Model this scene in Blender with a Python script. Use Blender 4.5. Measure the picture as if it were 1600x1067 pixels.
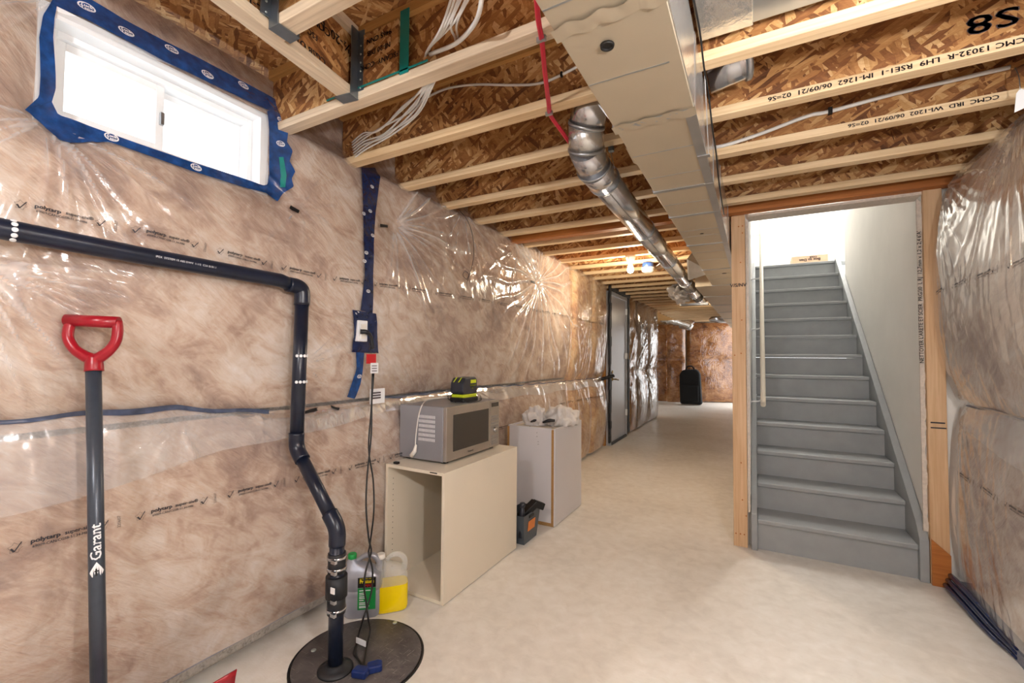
import bpy, bmesh, math, random
import numpy as np
from mathutils import Vector, Matrix
random.seed(7); rng = np.random.RandomState(11)
S = bpy.context.scene
for o in list(bpy.data.objects): bpy.data.objects.remove(o)
C = S.collection

# ------------------------------------------------------------------ camera
f_, h_, yaw, pit, rol = 694.83, 1.34, .503, .032, .00742
Fv = np.array([-math.sin(yaw)*math.cos(pit), math.cos(yaw)*math.cos(pit), math.sin(pit)])
R0 = np.array([math.cos(yaw), math.sin(yaw), 0.]); U0 = np.cross(R0, Fv)
Rv = R0*math.cos(rol)+U0*math.sin(rol); Uv = np.cross(Rv, Fv)
CAM = np.array([0, 0, h_])
cd = bpy.data.cameras.new('camera'); cam = bpy.data.objects.new('camera', cd); C.objects.link(cam)
cd.sensor_width = 36; cd.lens = f_/1600*36; cd.clip_start = .02; cd.clip_end = 100
m = Matrix.Identity(4)
for i in range(3): m[i][0] = Rv[i]; m[i][1] = Uv[i]; m[i][2] = -Fv[i]; m[i][3] = CAM[i]
cam.matrix_world = m; S.camera = cam
S.view_settings.view_transform = 'Standard'; S.view_settings.look = 'None'
S.view_settings.gamma = 1; S.view_settings.use_curve_mapping = False
S.view_settings.exposure = 0.88
# measured points: a photograph ray met with a real plane of the room
def ray(x, y): return Fv*f_+Rv*(x-800)-Uv*(y-533.5)
def onz(x, y, z=0): d = ray(x, y); return CAM+d*(z-h_)/d[2]
def onx(x, y, X): d = ray(x, y); return CAM+d*X/d[0]
def ony(x, y, Y): d = ray(x, y); return CAM+d*Y/d[1]

# ------------------------------------------------------------------ world and lights
W = bpy.data.worlds.new('sky'); S.world = W; W.use_nodes = True
W.node_tree.nodes['Background'].inputs[0].default_value = (.95, .98, 1, 1)
W.node_tree.nodes['Background'].inputs[1].default_value = 2.6
def light(name, kind, loc, energy, col=(1, 1, 1), size=.1, rot=None, sy=None, portal=False):
    l = bpy.data.lights.new(name, kind); l.energy = energy; l.color = col
    if kind == 'AREA':
        l.shape = 'RECTANGLE'; l.size = size; l.size_y = sy or size
        if portal: l.cycles.is_portal = True
    else: l.shadow_soft_size = size
    o = bpy.data.objects.new(name, l); C.objects.link(o); o.location = loc
    if rot: o.rotation_euler = rot
    return o
light('window_portal', 'AREA', (-2.16, .86, 2.27), 1, size=.36, sy=.75, rot=(0, -math.pi/2, 0), portal=True)
light('stair_portal', 'AREA', (2.6, 7.1, 3.9), 1, size=2.2, sy=1.8, rot=(0, math.pi/2, 0), portal=True)
light('work_lamp_light', 'POINT', (.62, .2, 1.72), 42, (1, .98, .96), .04)
light('room_fill_light', 'POINT', (-.75, -.55, 2.2), 34, (.98, .98, 1), .05)  # added fill behind the camera, no bulb fitting there
light('room_fill_light', 'POINT', (.45, 1.1, 2.24), 13, (1, .98, .97), .05)  # second added fill under the joists, no bulb fitting there
light('hall_bulb_light', 'POINT', (-1.14, 4.59, 2.185), 24, (1, .82, .60), .035)
light('rear_corridor_light', 'POINT', (-.9, 9.4, 2.2), 4, (1, .82, .62), .04)  # point light lifting the far corridor
light('stair_fill_light', 'POINT', (.9, 7.0, 4.6), 85, (1, .98, .95), .12)  # added light that brightens the landing from above, no lamp fitting there

# ------------------------------------------------------------------ material helpers
def sr(r, g, b):
    def c(v):
        v /= 255; return v/12.92 if v <= .04045 else ((v+.055)/1.055)**2.4
    return (c(r), c(g), c(b), 1)
class N:
    def __init__(s, name):
        s.m = bpy.data.materials.new(name); s.m.use_nodes = True; s.t = s.m.node_tree
        s.t.nodes.clear(); s.out = s.n('ShaderNodeOutputMaterial')
    def n(s, kind, **kw):
        x = s.t.nodes.new(kind)
        for k, v in kw.items():
            if k.startswith('i_'):
                key = k[2:]; key = int(key) if key.isdigit() else key.replace('_', ' ')
                if isinstance(v, bpy.types.NodeSocket): s.t.links.new(v, x.inputs[key])
                else: x.inputs[key].default_value = v
            else: setattr(x, k, v)
        return x
    def l(s, a, b): s.t.links.new(a, b)
    def co(s, rand=False):
        tc = s.n('ShaderNodeTexCoord').outputs['Object']
        if rand:
            oi = s.n('ShaderNodeObjectInfo')
            mu = s.n('ShaderNodeVectorMath', operation='SCALE', i_Scale=23.0); s.t.links.new(oi.outputs['Random'], mu.inputs[0])
            ad = s.n('ShaderNodeVectorMath', operation='ADD', i_0=tc, i_1=mu.outputs[0]); return ad.outputs[0]
        return tc
    def mp(s, v, sc=(1, 1, 1), rot=(0, 0, 0)):
        return s.n('ShaderNodeMapping', i_Vector=v, i_Scale=sc, i_Rotation=rot).outputs[0]
    def noise(s, v, scale, detail=4, dist=0, rough=.55):
        return s.n('ShaderNodeTexNoise', i_Vector=v, i_Scale=scale, i_Detail=detail, i_Distortion=dist, i_Roughness=rough).outputs[0]
    def ramp(s, fac, stops):
        r = s.n('ShaderNodeValToRGB', i_Fac=fac); e = r.color_ramp.elements
        while len(e) < len(stops): e.new(.5)
        for k, (p, c) in enumerate(stops): e[k].position = p; e[k].color = c if len(c) == 4 else (*c, 1)
        return r.outputs[0]
    def mix(s, fac, a, b, mode='MIX'):
        x = s.n('ShaderNodeMix', data_type='RGBA', blend_type=mode)
        for k, v in ((0, fac), (6, a), (7, b)):
            if isinstance(v, bpy.types.NodeSocket): s.l(v, x.inputs[k])
            else: x.inputs[k].default_value = v
        return x.outputs[2]
    def math(s, op, a, b=0.0):
        return s.n('ShaderNodeMath', operation=op, i_0=a, i_1=b).outputs[0]
    def bump(s, hgt, dist=.01, strength=.5, normal=None):
        b = s.n('ShaderNodeBump', i_Height=hgt, i_Distance=dist, i_Strength=strength)
        if normal: s.l(normal, b.inputs['Normal'])
        return b.outputs[0]
    def pr(s, col, rough=.5, metal=0, normal=None, **kw):
        p = s.n('ShaderNodeBsdfPrincipled')
        for k, v in (('Base Color', col), ('Roughness', rough), ('Metallic', metal), ('Normal', normal), *kw.items()):
            if v is None: continue
            k = k.replace('_', ' ')
            if isinstance(v, bpy.types.NodeSocket): s.l(v, p.inputs[k])
            else: p.inputs[k].default_value = v
        return p.outputs[0]
    def end(s, sh): s.l(sh, s.out.inputs[0]); return s.m
def plain(name, col, rough=.5, metal=0, var=.12, sc=14, bump=.0, bsc=60, **kw):
    n = N(name); v = n.co(True); k = n.noise(v, sc, 4)
    d = tuple(max(0, c*(1-var)) for c in col[:3])+(1,); l = tuple(min(1, c*(1+var)) for c in col[:3])+(1,)
    c = n.ramp(k, [(.3, d), (.7, l)])
    nm = n.bump(n.noise(v, bsc, 4), .004, bump) if bump else None
    return n.end(n.pr(c, rough, metal, nm, **kw))
def osb(name, plane='xz', warm=1.0):
    n = N(name); v = n.co(True); L = []
    for a in (.5, -.9, 1.75):
        r = (0, a, 0) if plane == 'xz' else ((a, 0, 0) if plane == 'yz' else (0, 0, a))
        s = {'xz': (13, 30, 58), 'yz': (30, 13, 58), 'xy': (13, 58, 30)}[plane]
        w = n.n('ShaderNodeVectorMath', operation='ADD', i_0=n.mp(n.mp(v, (1, 1, 1), r), s)); 
        dn = n.n('ShaderNodeTexNoise', i_Vector=v, i_Scale=9.0, i_Detail=2.0)
        sc = n.n('ShaderNodeVectorMath', operation='SCALE', i_0=dn.outputs[1], i_Scale=.7); n.l(sc.outputs[0], w.inputs[1])
        vo = n.n('ShaderNodeTexVoronoi', i_Vector=w.outputs[0], i_Scale=1.0, i_Randomness=1.0)
        sep = n.n('ShaderNodeSeparateColor', i_Color=vo.outputs['Color'])
        fib = n.noise(n.mp(n.mp(v, (1, 1, 1), r), tuple(q*(1.2 if q == min(s) else 6) for q in s)), 1.0, 3)
        L.append((sep.outputs[0], sep.outputs[1], vo.outputs['Distance'], fib))
    m1 = n.math('GREATER_THAN', L[0][1], .52); m2 = n.math('GREATER_THAN', L[1][1], .45)
    def pick(i):
        return n.mix(m1, n.mix(m2, L[2][i], L[1][i]), L[0][i])
    val = pick(0); fib = pick(3)
    big = n.noise(v, 2.2, 2)
    fine = n.noise(n.mp(v, tuple(q*2.6 for q in s), (0, .3, 0)), 1.0, 4, .8)
    t = n.mix(.34, val, fib); t = n.mix(.25, t, fine); t = n.mix(.25, t, big)
    c = n.ramp(t, [(.24, sr(84, 48, 24)), (.38, sr(136, 86, 46)), (.50, sr(170, 118, 68)), (.60, sr(198, 150, 94)), (.74, sr(228, 194, 144))])
    b = n.bump(n.mix(.5, val, pick(2)), .004, .8)
    return n.end(n.pr(c, .62, 0, b))
def wood(name, lo, hi, axis=0, sc=1.0, rough=.6):
    n = N(name); v = n.co(True); s = [70*sc]*3; s[axis] = 2.2*sc
    g = n.noise(n.mp(v, tuple(s)), 1, 5, .6); big = n.noise(v, 1.7, 3)
    c = n.ramp(n.mix(.4, g, big), [(.32, lo), (.66, hi)])
    return n.end(n.pr(c, rough, 0, n.bump(g, .002, .3)))
def insul(name, cols, sc=1.0):
    n = N(name); v = n.co()
    a = n.noise(v, 1.9*sc, 9, .9, .56); b = n.noise(n.mp(n.mp(v, (1, 1, 1), (.5, 0, 0)), (1, 1.0, 1.8)), 5.5*sc, 9, 1.3, .66)
    fz = n.noise(n.mp(n.mp(v, (1, 1, 1), (.7, 0, 0)), (20, 9, 60)), 1.6*sc, 5, .8)
    t = n.mix(.45, a, b); t = n.mix(.10, t, fz)
    c = n.ramp(t, [(.36, cols[0]), (.44, cols[1]), (.50, cols[2]), (.56, cols[3]), (.66, cols[4])])
    return n.end(n.pr(c, .95, 0, n.bump(n.mix(.5, b, fz), .03, .55), Specular_IOR_Level=.05))
def film(name, milk=.07, tint=(1, 1, 1, 1), gloss=1.0, rough=.13, creasey=1.0):
    n = N(name); v = n.co()
    w1 = n.noise(n.mp(v, (1, 1, 1)), 5.5, 5, 1.8, .5)
    w2 = n.n('ShaderNodeTexWave', i_Vector=n.mp(v, (1, 1, .45), (.35, 0, 0)), i_Scale=4.5, i_Distortion=14.0, i_Detail=3.0, i_Detail_Scale=1.4).outputs[1]
    nm = n.bump(n.mix(.42, w1, w2), .02, .17*creasey)
    fr = n.n('ShaderNodeFresnel', i_IOR=1.55); n.l(nm, fr.inputs['Normal'])
    fac = n.math('MINIMUM', n.math('MULTIPLY', fr.outputs[0], 1.15*gloss), .42)
    tr = n.n('ShaderNodeBsdfTransparent', i_Color=tint).outputs[0]
    df = n.n('ShaderNodeBsdfDiffuse', i_Color=(.86, .85, .86, 1)).outputs[0]
    fo = n.n('ShaderNodeAttribute', attribute_name='crease_highlight').outputs['Fac']; mk = n.math('ADD', n.math('MULTIPLY', fo, .26), milk)  # ridges get extra white as painted highlights
    gl = n.n('ShaderNodeBsdfGlossy', i_Color=(1, 1, 1, 1), i_Roughness=rough); n.l(nm, gl.inputs['Normal'])
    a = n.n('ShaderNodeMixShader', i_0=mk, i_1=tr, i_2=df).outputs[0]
    b = n.n('ShaderNodeMixShader', i_0=fac, i_1=a, i_2=gl.outputs[0]).outputs[0]
    return n.end(b)
def glassy(name, tint, fac=.12, rough=.03):
    n = N(name); tr = n.n('ShaderNodeBsdfTransparent', i_Color=tint).outputs[0]
    gl = n.n('ShaderNodeBsdfGlossy', i_Roughness=rough).outputs[0]
    return n.end(n.n('ShaderNodeMixShader', i_0=fac, i_1=tr, i_2=gl).outputs[0])
def emit(name, col, st):
    n = N(name); return n.end(n.n('ShaderNodeEmission', i_Color=col, i_Strength=st).outputs[0])
M = {}
M['osb'] = osb('osb_web', 'xz'); M['osb_y'] = osb('osb_web_y', 'yz'); M['osb_floor'] = osb('osb_subfloor', 'xy')
M['pine'] = wood('pine_flange', sr(204, 170, 126), sr(238, 212, 172))
M['pine_grey'] = wood('weathered_pine_flange', sr(188, 165, 138), sr(228, 209, 182))
M['pine_y'] = wood('pine_flange_y', sr(188, 168, 142), sr(222, 204, 178), 1)
M['stud'] = wood('spruce_stud', sr(188, 146, 104), sr(218, 184, 146), 2)
M['lvl'] = wood('laminated_beam', sr(150, 84, 30), sr(190, 118, 52))
M['top_flange'] = wood('top_flange_wood', sr(176, 128, 70), sr(205, 158, 96))
M['ins'] = insul('fibreglass_insulation', [sr(132, 97, 76), sr(174, 141, 118), sr(203, 176, 152), sr(220, 203, 186), sr(238, 231, 226)])
M['ins_warm_lit'] = insul('warm_lit_fibreglass_insulation', [sr(140, 88, 44), sr(188, 134, 76), sr(214, 168, 108), sr(230, 196, 144), sr(242, 222, 186)], 1.3)  # tan insulation turned gold: warm bulb light put into its colour
M['film'] = film('clear_polyethylene', .16)
M['film_right'] = film('clear_polyethylene_by_stairs', .14, gloss=.6, rough=.16)
M['film_dark'] = film('wrinkled_polyethylene', .02, (.86, .82, .78, 1), 1.0, .12, 2)
M['film_lap'] = film('double_polyethylene', .26, gloss=.8)
M['film_gray'] = film('grey_polyethylene', .14, (.62, .62, .66, 1), 1.6, .12, 2)
M['print'] = plain('black_ink', sr(42, 38, 44), .6)
M['print_soft'] = plain('grey_ink', sr(84, 76, 82), .6)
M['white_ink'] = plain('white_ink', sr(232, 234, 238), .5, var=.03)
M['tape'] = plain('blue_sheathing_tape', sr(20, 64, 122), .20, var=.45, sc=30, bump=.3, bsc=40, Coat_Weight=.5)
M['tape_dark'] = plain('navy_sheathing_tape', sr(22, 36, 74), .25, var=.4, sc=40, bump=.4, bsc=40, Coat_Weight=.4)
M['tape_teal'] = plain('teal_tape', sr(18, 128, 122), .35)
M['sealant'] = plain('seam_sealant', sr(74, 84, 108), .3, var=.3, sc=30, bump=.3)
M['abs'] = plain('black_abs_plastic', sr(20, 28, 46), .3, var=.25, sc=20)  # black plastic with the navy of its reflections put into the colour
M['rubber'] = plain('black_rubber', sr(24, 26, 32), .55, var=.2)
M['black'] = plain('matte_black_plastic', sr(18, 18, 20), .5, var=.2)
M['galv'] = plain('galvanised_steel', sr(176, 180, 184), .34, .88, var=.10, sc=6)
M['galv_shiny'] = plain('bright_galvanised_steel', sr(198, 200, 205), .2, .95, var=.12, sc=9, bump=.10, bsc=9)
M['duct'] = plain('duct_sheet_metal', sr(196, 184, 162), .46, .55, var=.05, sc=2.5)  # galvanised steel with the beige of the reflected floor put into its colour
M['foil'] = plain('foil_tape', sr(214, 214, 212), .22, .85, var=.1, sc=30, bump=.6, bsc=38)
M['hanger'] = plain('zinc_hanger_steel', sr(122, 132, 142), .38, .85, var=.15)
M['white_cable'] = plain('white_cable_jacket', sr(224, 222, 218), .4, var=.05)
M['pex'] = plain('red_plastic_tube', sr(206, 40, 66), .35, var=.08)
M['red'] = plain('red_moulded_plastic', sr(150, 12, 32), .3, var=.08)
M['shaft'] = plain('dark_grey_shaft', sr(62, 70, 82), .32, .2, var=.12, sc=30)
M['white_paint'] = plain('white_window_vinyl', sr(240, 242, 244), .35, var=.02)
M['drywall'] = plain('white_painted_drywall', sr(232, 229, 223), .75, var=.03, sc=3)
M['drywall_raw'] = plain('raw_drywall_edge', sr(205, 194, 182), .9, var=.12, sc=60)
M['melamine'] = plain('cream_melamine', sr(222, 212, 194), .42, var=.02, sc=3)
M['melamine_grey'] = plain('pale_grey_melamine', sr(206, 204, 208), .5, var=.02, sc=3)
M['chip'] = plain('raw_chipboard', sr(168, 128, 78), .85, var=.3, sc=160)
M['steel'] = plain('brushed_stainless', sr(178, 172, 166), .33, .8, var=.06, sc=8)
M['steel_side'] = plain('grey_enamel', sr(150, 152, 160), .38, .4, var=.04, sc=5)
M['dark_glass'] = plain('dark_glass', sr(30, 29, 32), .07, var=.2, sc=4, Coat_Weight=.6)
M['button'] = plain('grey_button', sr(150, 146, 142), .4, .3)
M['ins_far'] = insul('brown_fibreglass_insulation', [sr(92, 52, 22), sr(138, 88, 44), sr(168, 114, 62), sr(188, 136, 80), sr(214, 170, 118)], 1.3)
M['stair'] = plain('grey_stair_paint', sr(150, 153, 154), .48, var=.06, sc=9, bump=.06, bsc=120)
M['door'] = plain('grey_door_paint', sr(170, 172, 180), .30, var=.03, sc=3)
M['brass'] = plain('satin_brass', sr(150, 128, 84), .3, .8)
M['lime'] = plain('lime_plastic', sr(196, 212, 30), .35, var=.08)
M['charcoal'] = plain('charcoal_plastic', sr(42, 44, 54), .4, var=.2)
M['silver_jug'] = plain('silver_plastic', sr(158, 160, 170), .32, .35, var=.08, sc=10)
M['green_cap'] = plain('green_plastic', sr(16, 150, 66), .35)
M['lab_black'] = plain('label_black', sr(18, 18, 16), .4)
M['lab_green'] = plain('label_green', sr(20, 132, 62), .4)
M['lab_yellow'] = plain('label_yellow', sr(244, 222, 40), .4)
M['lab_orange'] = plain('label_orange', sr(226, 130, 54), .5)
M['lab_red'] = plain('label_red', sr(190, 24, 36), .4)
M['foam'] = plain('grey_sill_foam', sr(128, 132, 146), .8, var=.2, sc=120, bump=.3, bsc=120)
M['cardboard'] = plain('cardboard', sr(214, 178, 148), .8, var=.05)
M['mesh_black'] = plain('black_fabric', sr(12, 12, 14), .9, var=.3)
M['bulb'] = emit('lit_bulb', (1, .86, .66, 1), 60)
M['porcelain'] = plain('white_porcelain', sr(236, 232, 224), .3, var=.03)
M['blue_box'] = plain('blue_plastic_box', sr(64, 96, 160), .4)
M['blue_plug'] = plain('blue_plastic_plug', sr(24, 44, 100), .3, var=.25, sc=40)
M['screw'] = plain('zinc_screw', sr(190, 200, 196), .35, .7)
M['orange_ply'] = wood('orange_wood', sr(170, 112, 50), sr(200, 142, 72), 2)

def mat_translucent(name, col, milk=.6, tint=(1, 1, 1, 1)):
    n = N(name); tr = n.n('ShaderNodeBsdfTransparent', i_Color=tint).outputs[0]
    p = n.pr(col, .35, 0, None); return n.end(n.n('ShaderNodeMixShader', i_0=milk, i_1=tr, i_2=p).outputs[0])
M['jug_plastic'] = mat_translucent('cloudy_plastic', sr(236, 236, 232), .26)
M['jug_fluid'] = plain('yellow_fluid', sr(238, 210, 0), .2, var=.04)
nb = N('white_plastic_bag'); vb = nb.co()
kb = nb.n('ShaderNodeBump', i_Height=nb.noise(vb, 26, 6, 1.5), i_Distance=.02, i_Strength=.9).outputs[0]
tb = nb.n('ShaderNodeBsdfTransparent').outputs[0]; pb = nb.pr(sr(236, 232, 230), .32, 0, kb)
M['bag'] = nb.end(nb.n('ShaderNodeMixShader', i_0=.82, i_1=tb, i_2=pb).outputs[0])
# floor: pale trowelled concrete
n = N('pale_concrete'); v = n.co()
a = n.noise(v, 1.1, 6, .6); b = n.noise(v, 14, 6, .4); ck = n.n('ShaderNodeTexVoronoi', i_Vector=n.mp(v, (3, 2.2, 1)), i_Scale=1.6, feature='DISTANCE_TO_EDGE').outputs[0]
sp = n.noise(n.mp(v, (9, 40, 1), (0, 0, .5)), 2.2, 6, 1.5)
c = n.ramp(n.mix(.45, a, b), [(.33, sr(208, 202, 192)), (.5, sr(224, 219, 210)), (.68, sr(236, 233, 227))])
c = n.mix(n.math('MULTIPLY', n.math('GREATER_THAN', sp, .67), .10), c, sr(150, 138, 120))
M['floor'] = n.end(n.pr(c, .42, 0, n.bump(n.mix(.5, b, sp), .004, .35)))
n = N('rough_concrete'); v = n.co(); a = n.noise(v, 22, 8, .5, .7); b = n.noise(v, 120, 3)
c = n.ramp(n.mix(.4, a, b), [(.36, sr(120, 112, 100)), (.46, sr(178, 168, 152)), (.6, sr(212, 204, 190))])
M['concrete'] = n.end(n.pr(c, .9, 0, n.bump(a, .02, .9)))
n = N('scratched_lid_plastic'); v = n.co(); a = n.noise(v, 9, 8, .4, .7)
sc_ = n.noise(n.mp(v, (160, 12, 1), (0, 0, .6)), 1, 3); s2 = n.noise(n.mp(v, (14, 150, 1), (0, 0, -.4)), 1, 3)
c = n.ramp(a, [(.3, sr(60, 56, 58)), (.7, sr(104, 98, 96))])
c = n.mix(n.math('MULTIPLY', n.math('GREATER_THAN', n.math('MAXIMUM', sc_, s2), .66), .4), c, sr(170, 166, 160))
M['lid'] = n.end(n.pr(c, .55, 0, n.bump(n.noise(v, 300, 2), .001, .4)))

# ------------------------------------------------------------------ mesh helpers
WL = {}
class MB:
    def __init__(s): s.v = []; s.f = []; s.sm = []
    def add(s, vs, fs, smooth=False):
        k = len(s.v); s.v += [tuple(map(float, p)) for p in vs]; s.f += [tuple(k+i for i in q) for q in fs]; s.sm += [smooth]*len(fs); return s
    def box(s, a, b):
        x0, y0, z0 = [min(p, q) for p, q in zip(a, b)]; x1, y1, z1 = [max(p, q) for p, q in zip(a, b)]
        return s.add([(x0, y0, z0), (x1, y0, z0), (x1, y1, z0), (x0, y1, z0), (x0, y0, z1), (x1, y0, z1), (x1, y1, z1), (x0, y1, z1)],
                     [(0, 3, 2, 1), (4, 5, 6, 7), (0, 1, 5, 4), (1, 2, 6, 5), (2, 3, 7, 6), (3, 0, 4, 7)])
    def bar(s, a, b, w, t, up=(0, 0, 1)):      # rectangular bar from a to b
        a = Vector(a); b = Vector(b); d = (b-a).normalized(); u = Vector(up); sd = d.cross(u)
        if sd.length < 1e-4: sd = d.cross(Vector((1, 0, 0)))
        sd.normalize(); u = sd.cross(d)
        vs = [p+sd*(i*w/2)+u*(j*t/2) for p in (a, b) for i, j in ((-1, -1), (1, -1), (1, 1), (-1, 1))]
        return s.add(vs, [(0, 1, 2, 3), (7, 6, 5, 4), (0, 4, 5, 1), (1, 5, 6, 2), (2, 6, 7, 3), (3, 7, 4, 0)])
    def tube(s, pts, r, seg=10, caps=True, n=0):
        P = [Vector(p) for p in pts]
        if n: P = cat(P, n)
        rs = r if isinstance(r, (list, tuple)) else [r]*len(P)
        if len(rs) != len(P): rs = list(np.interp(np.linspace(0, 1, len(P)), np.linspace(0, 1, len(rs)), rs))
        k0 = len(s.v); ref = None; vs = []
        for i, p in enumerate(P):
            d = (P[min(i+1, len(P)-1)]-P[max(i-1, 0)])
            d = d.normalized() if d.length > 1e-9 else Vector((0, 0, 1))
            if ref is None:
                ref = d.cross(Vector((0, 0, 1)))
                if ref.length < .05: ref = d.cross(Vector((1, 0, 0)))
            ref = (ref-d*ref.dot(d)).normalized(); q = d.cross(ref)
            for j in range(seg):
                a = 2*math.pi*j/seg; vs.append(p+(ref*math.cos(a)+q*math.sin(a))*rs[i])
        fs = [(i*seg+j, i*seg+(j+1) % seg, (i+1)*seg+(j+1) % seg, (i+1)*seg+j) for i in range(len(P)-1) for j in range(seg)]
        s.add(vs, fs, True)
        if caps: s.add([], []); s.f += [tuple(k0+j for j in range(seg))[::-1], tuple(k0+(len(P)-1)*seg+j for j in range(seg))]; s.sm += [False, False]
        return s
    def lathe(s, base, prof, seg=24, axis=(0, 0, 1)):
        ax = Vector(axis).normalized(); a = ax.cross(Vector((0, 1, 0)) if abs(ax.y) < .9 else Vector((1, 0, 0))).normalized(); b = ax.cross(a)
        B = Vector(base); vs = []
        for r, z in prof:
            for j in range(seg):
                t = 2*math.pi*j/seg; vs.append(B+ax*z+(a*math.cos(t)+b*math.sin(t))*max(r, 1e-4))
        fs = [(i*seg+j, i*seg+(j+1) % seg, (i+1)*seg+(j+1) % seg, (i+1)*seg+j) for i in range(len(prof)-1) for j in range(seg)]
        k0 = len(s.v); s.add(vs, fs, True)
        s.f += [tuple(k0+j for j in range(seg))[::-1], tuple(k0+(len(prof)-1)*seg+j for j in range(seg))]; s.sm += [False, False]
        return s
    def prism(s, poly, off):      # 3D polygon extruded by vector off
        n = len(poly); P = [Vector(p) for p in poly]; o = Vector(off)
        return s.add(P+[p+o for p in P], [tuple(range(n))[::-1], tuple(range(n, 2*n))]+[(i, (i+1) % n, n+(i+1) % n, n+i) for i in range(n)])
    def grid(s, G, smooth=True, skip=None):       # G[i][j] points
        n, k = len(G), len(G[0]); vs = [p for row in G for p in row]
        fs = [(i*k+j, (i+1)*k+j, (i+1)*k+j+1, i*k+j+1) for i in range(n-1) for j in range(k-1) if not (skip and skip(i, j))]
        return s.add(vs, fs, smooth)
def cat(P, n):
    P = [Vector(p) for p in P]; Q = [P[0]*2-P[1]]+P+[P[-1]*2-P[-2]]; out = []
    for i in range(1, len(Q)-2):
        for k in range(n):
            t = k/n; a, b, c, d = Q[i-1:i+3]
            out.append(.5*((2*b)+(c-a)*t+(2*a-5*b+4*c-d)*t*t+(3*b-a-3*c+d)*t**3))
    return out+[P[-1]]
def part(name, mb, mat, parent=None, label=None, bevel=0, fix=True, kind=None, subsurf=0, solid=0):
    o_ = Vector(WL.get(parent.name, (0, 0, 0))) if parent else Vector((0, 0, 0))
    me = bpy.data.meshes.new(name); me.from_pydata([tuple(Vector(p)-o_) for p in mb.v], [], mb.f)
    me.polygons.foreach_set('use_smooth', mb.sm)
    if fix:
        bm = bmesh.new(); bm.from_mesh(me); bmesh.ops.recalc_face_normals(bm, faces=bm.faces); bm.to_mesh(me); bm.free()
    me.materials.append(M[mat] if isinstance(mat, str) else mat)
    o = bpy.data.objects.new(name, me); C.objects.link(o)
    if parent: o.parent = parent
    WL[o.name] = tuple(o_)
    if label: o['label'] = label
    if kind: o['kind'] = kind
    if solid: md = o.modifiers.new('s', 'SOLIDIFY'); md.thickness = solid; md.offset = 0
    if bevel: md = o.modifiers.new('b', 'BEVEL'); md.width = bevel; md.segments = 2; md.limit_method = 'ANGLE'; md.harden_normals = False
    if subsurf: md = o.modifiers.new('u', 'SUBSURF'); md.levels = subsurf; md.render_levels = subsurf
    return o
def thing(name, label, cat_, loc=(0, 0, 0), group=None):
    o = bpy.data.objects.new(name, None); C.objects.link(o); o.location = loc; o.empty_display_size = .1
    o['label'] = label; o['category'] = cat_; WL[o.name] = tuple(map(float, loc))
    if group: o['group'] = group
    return o
def tag(o, label, cat_, group=None):
    o['label'] = label; o['category'] = cat_
    if group: o['group'] = group
    return o
def struct(name, mb, mat, **k): return part(name, mb, mat, kind='structure', **k)
def bx(a, b): return MB().box(a, b)
_tc = {}
def textgeo(s, size=1.0):
    if s not in _tc:
        cu = bpy.data.curves.new('t', 'FONT'); cu.body = s; cu.size = 1; cu.align_x = 'CENTER'; cu.align_y = 'CENTER'; cu.resolution_u = 2
        ob = bpy.data.objects.new('t', cu); C.objects.link(ob); dg = bpy.context.evaluated_depsgraph_get(); dg.update()
        me = bpy.data.meshes.new_from_object(ob.evaluated_get(dg))
        _tc[s] = ([tuple(v.co)[:2] for v in me.vertices], [tuple(p.vertices) for p in me.polygons])
        bpy.data.objects.remove(ob); bpy.data.meshes.remove(me); bpy.data.curves.remove(cu)
    v, f = _tc[s]; return [(a*size, b*size) for a, b in v], f
def text(mb, s, size, fn, bold=0, sx=1.0):
    v, f = textgeo(s, size)
    offs = [(0, 0)]+([(bold, 0), (-bold, 0), (0, bold)] if bold else [])
    for dx, dy in offs: mb.add([fn(a*sx+dx, b+dy) for a, b in v], f)
    return mb
def plane_fn(c, u, v):
    c, u, v = Vector(c), Vector(u), Vector(v); return lambda a, b: c+u*a+v*b
def disc(mb, fn, rx, ry, n=16, r0=0.0, cx=0, cy=0):
    for i in range(n):
        a, b = 2*math.pi*i/n, 2*math.pi*(i+1)/n
        P = [(cx+rx*r0*math.cos(a), cy+ry*r0*math.sin(a)), (cx+rx*math.cos(a), cy+ry*math.sin(a)), (cx+rx*math.cos(b), cy+ry*math.sin(b)), (cx+rx*r0*math.cos(b), cy+ry*r0*math.sin(b))]
        mb.add([fn(*p) for p in P], [(0, 1, 2, 3)])
    return mb

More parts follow.
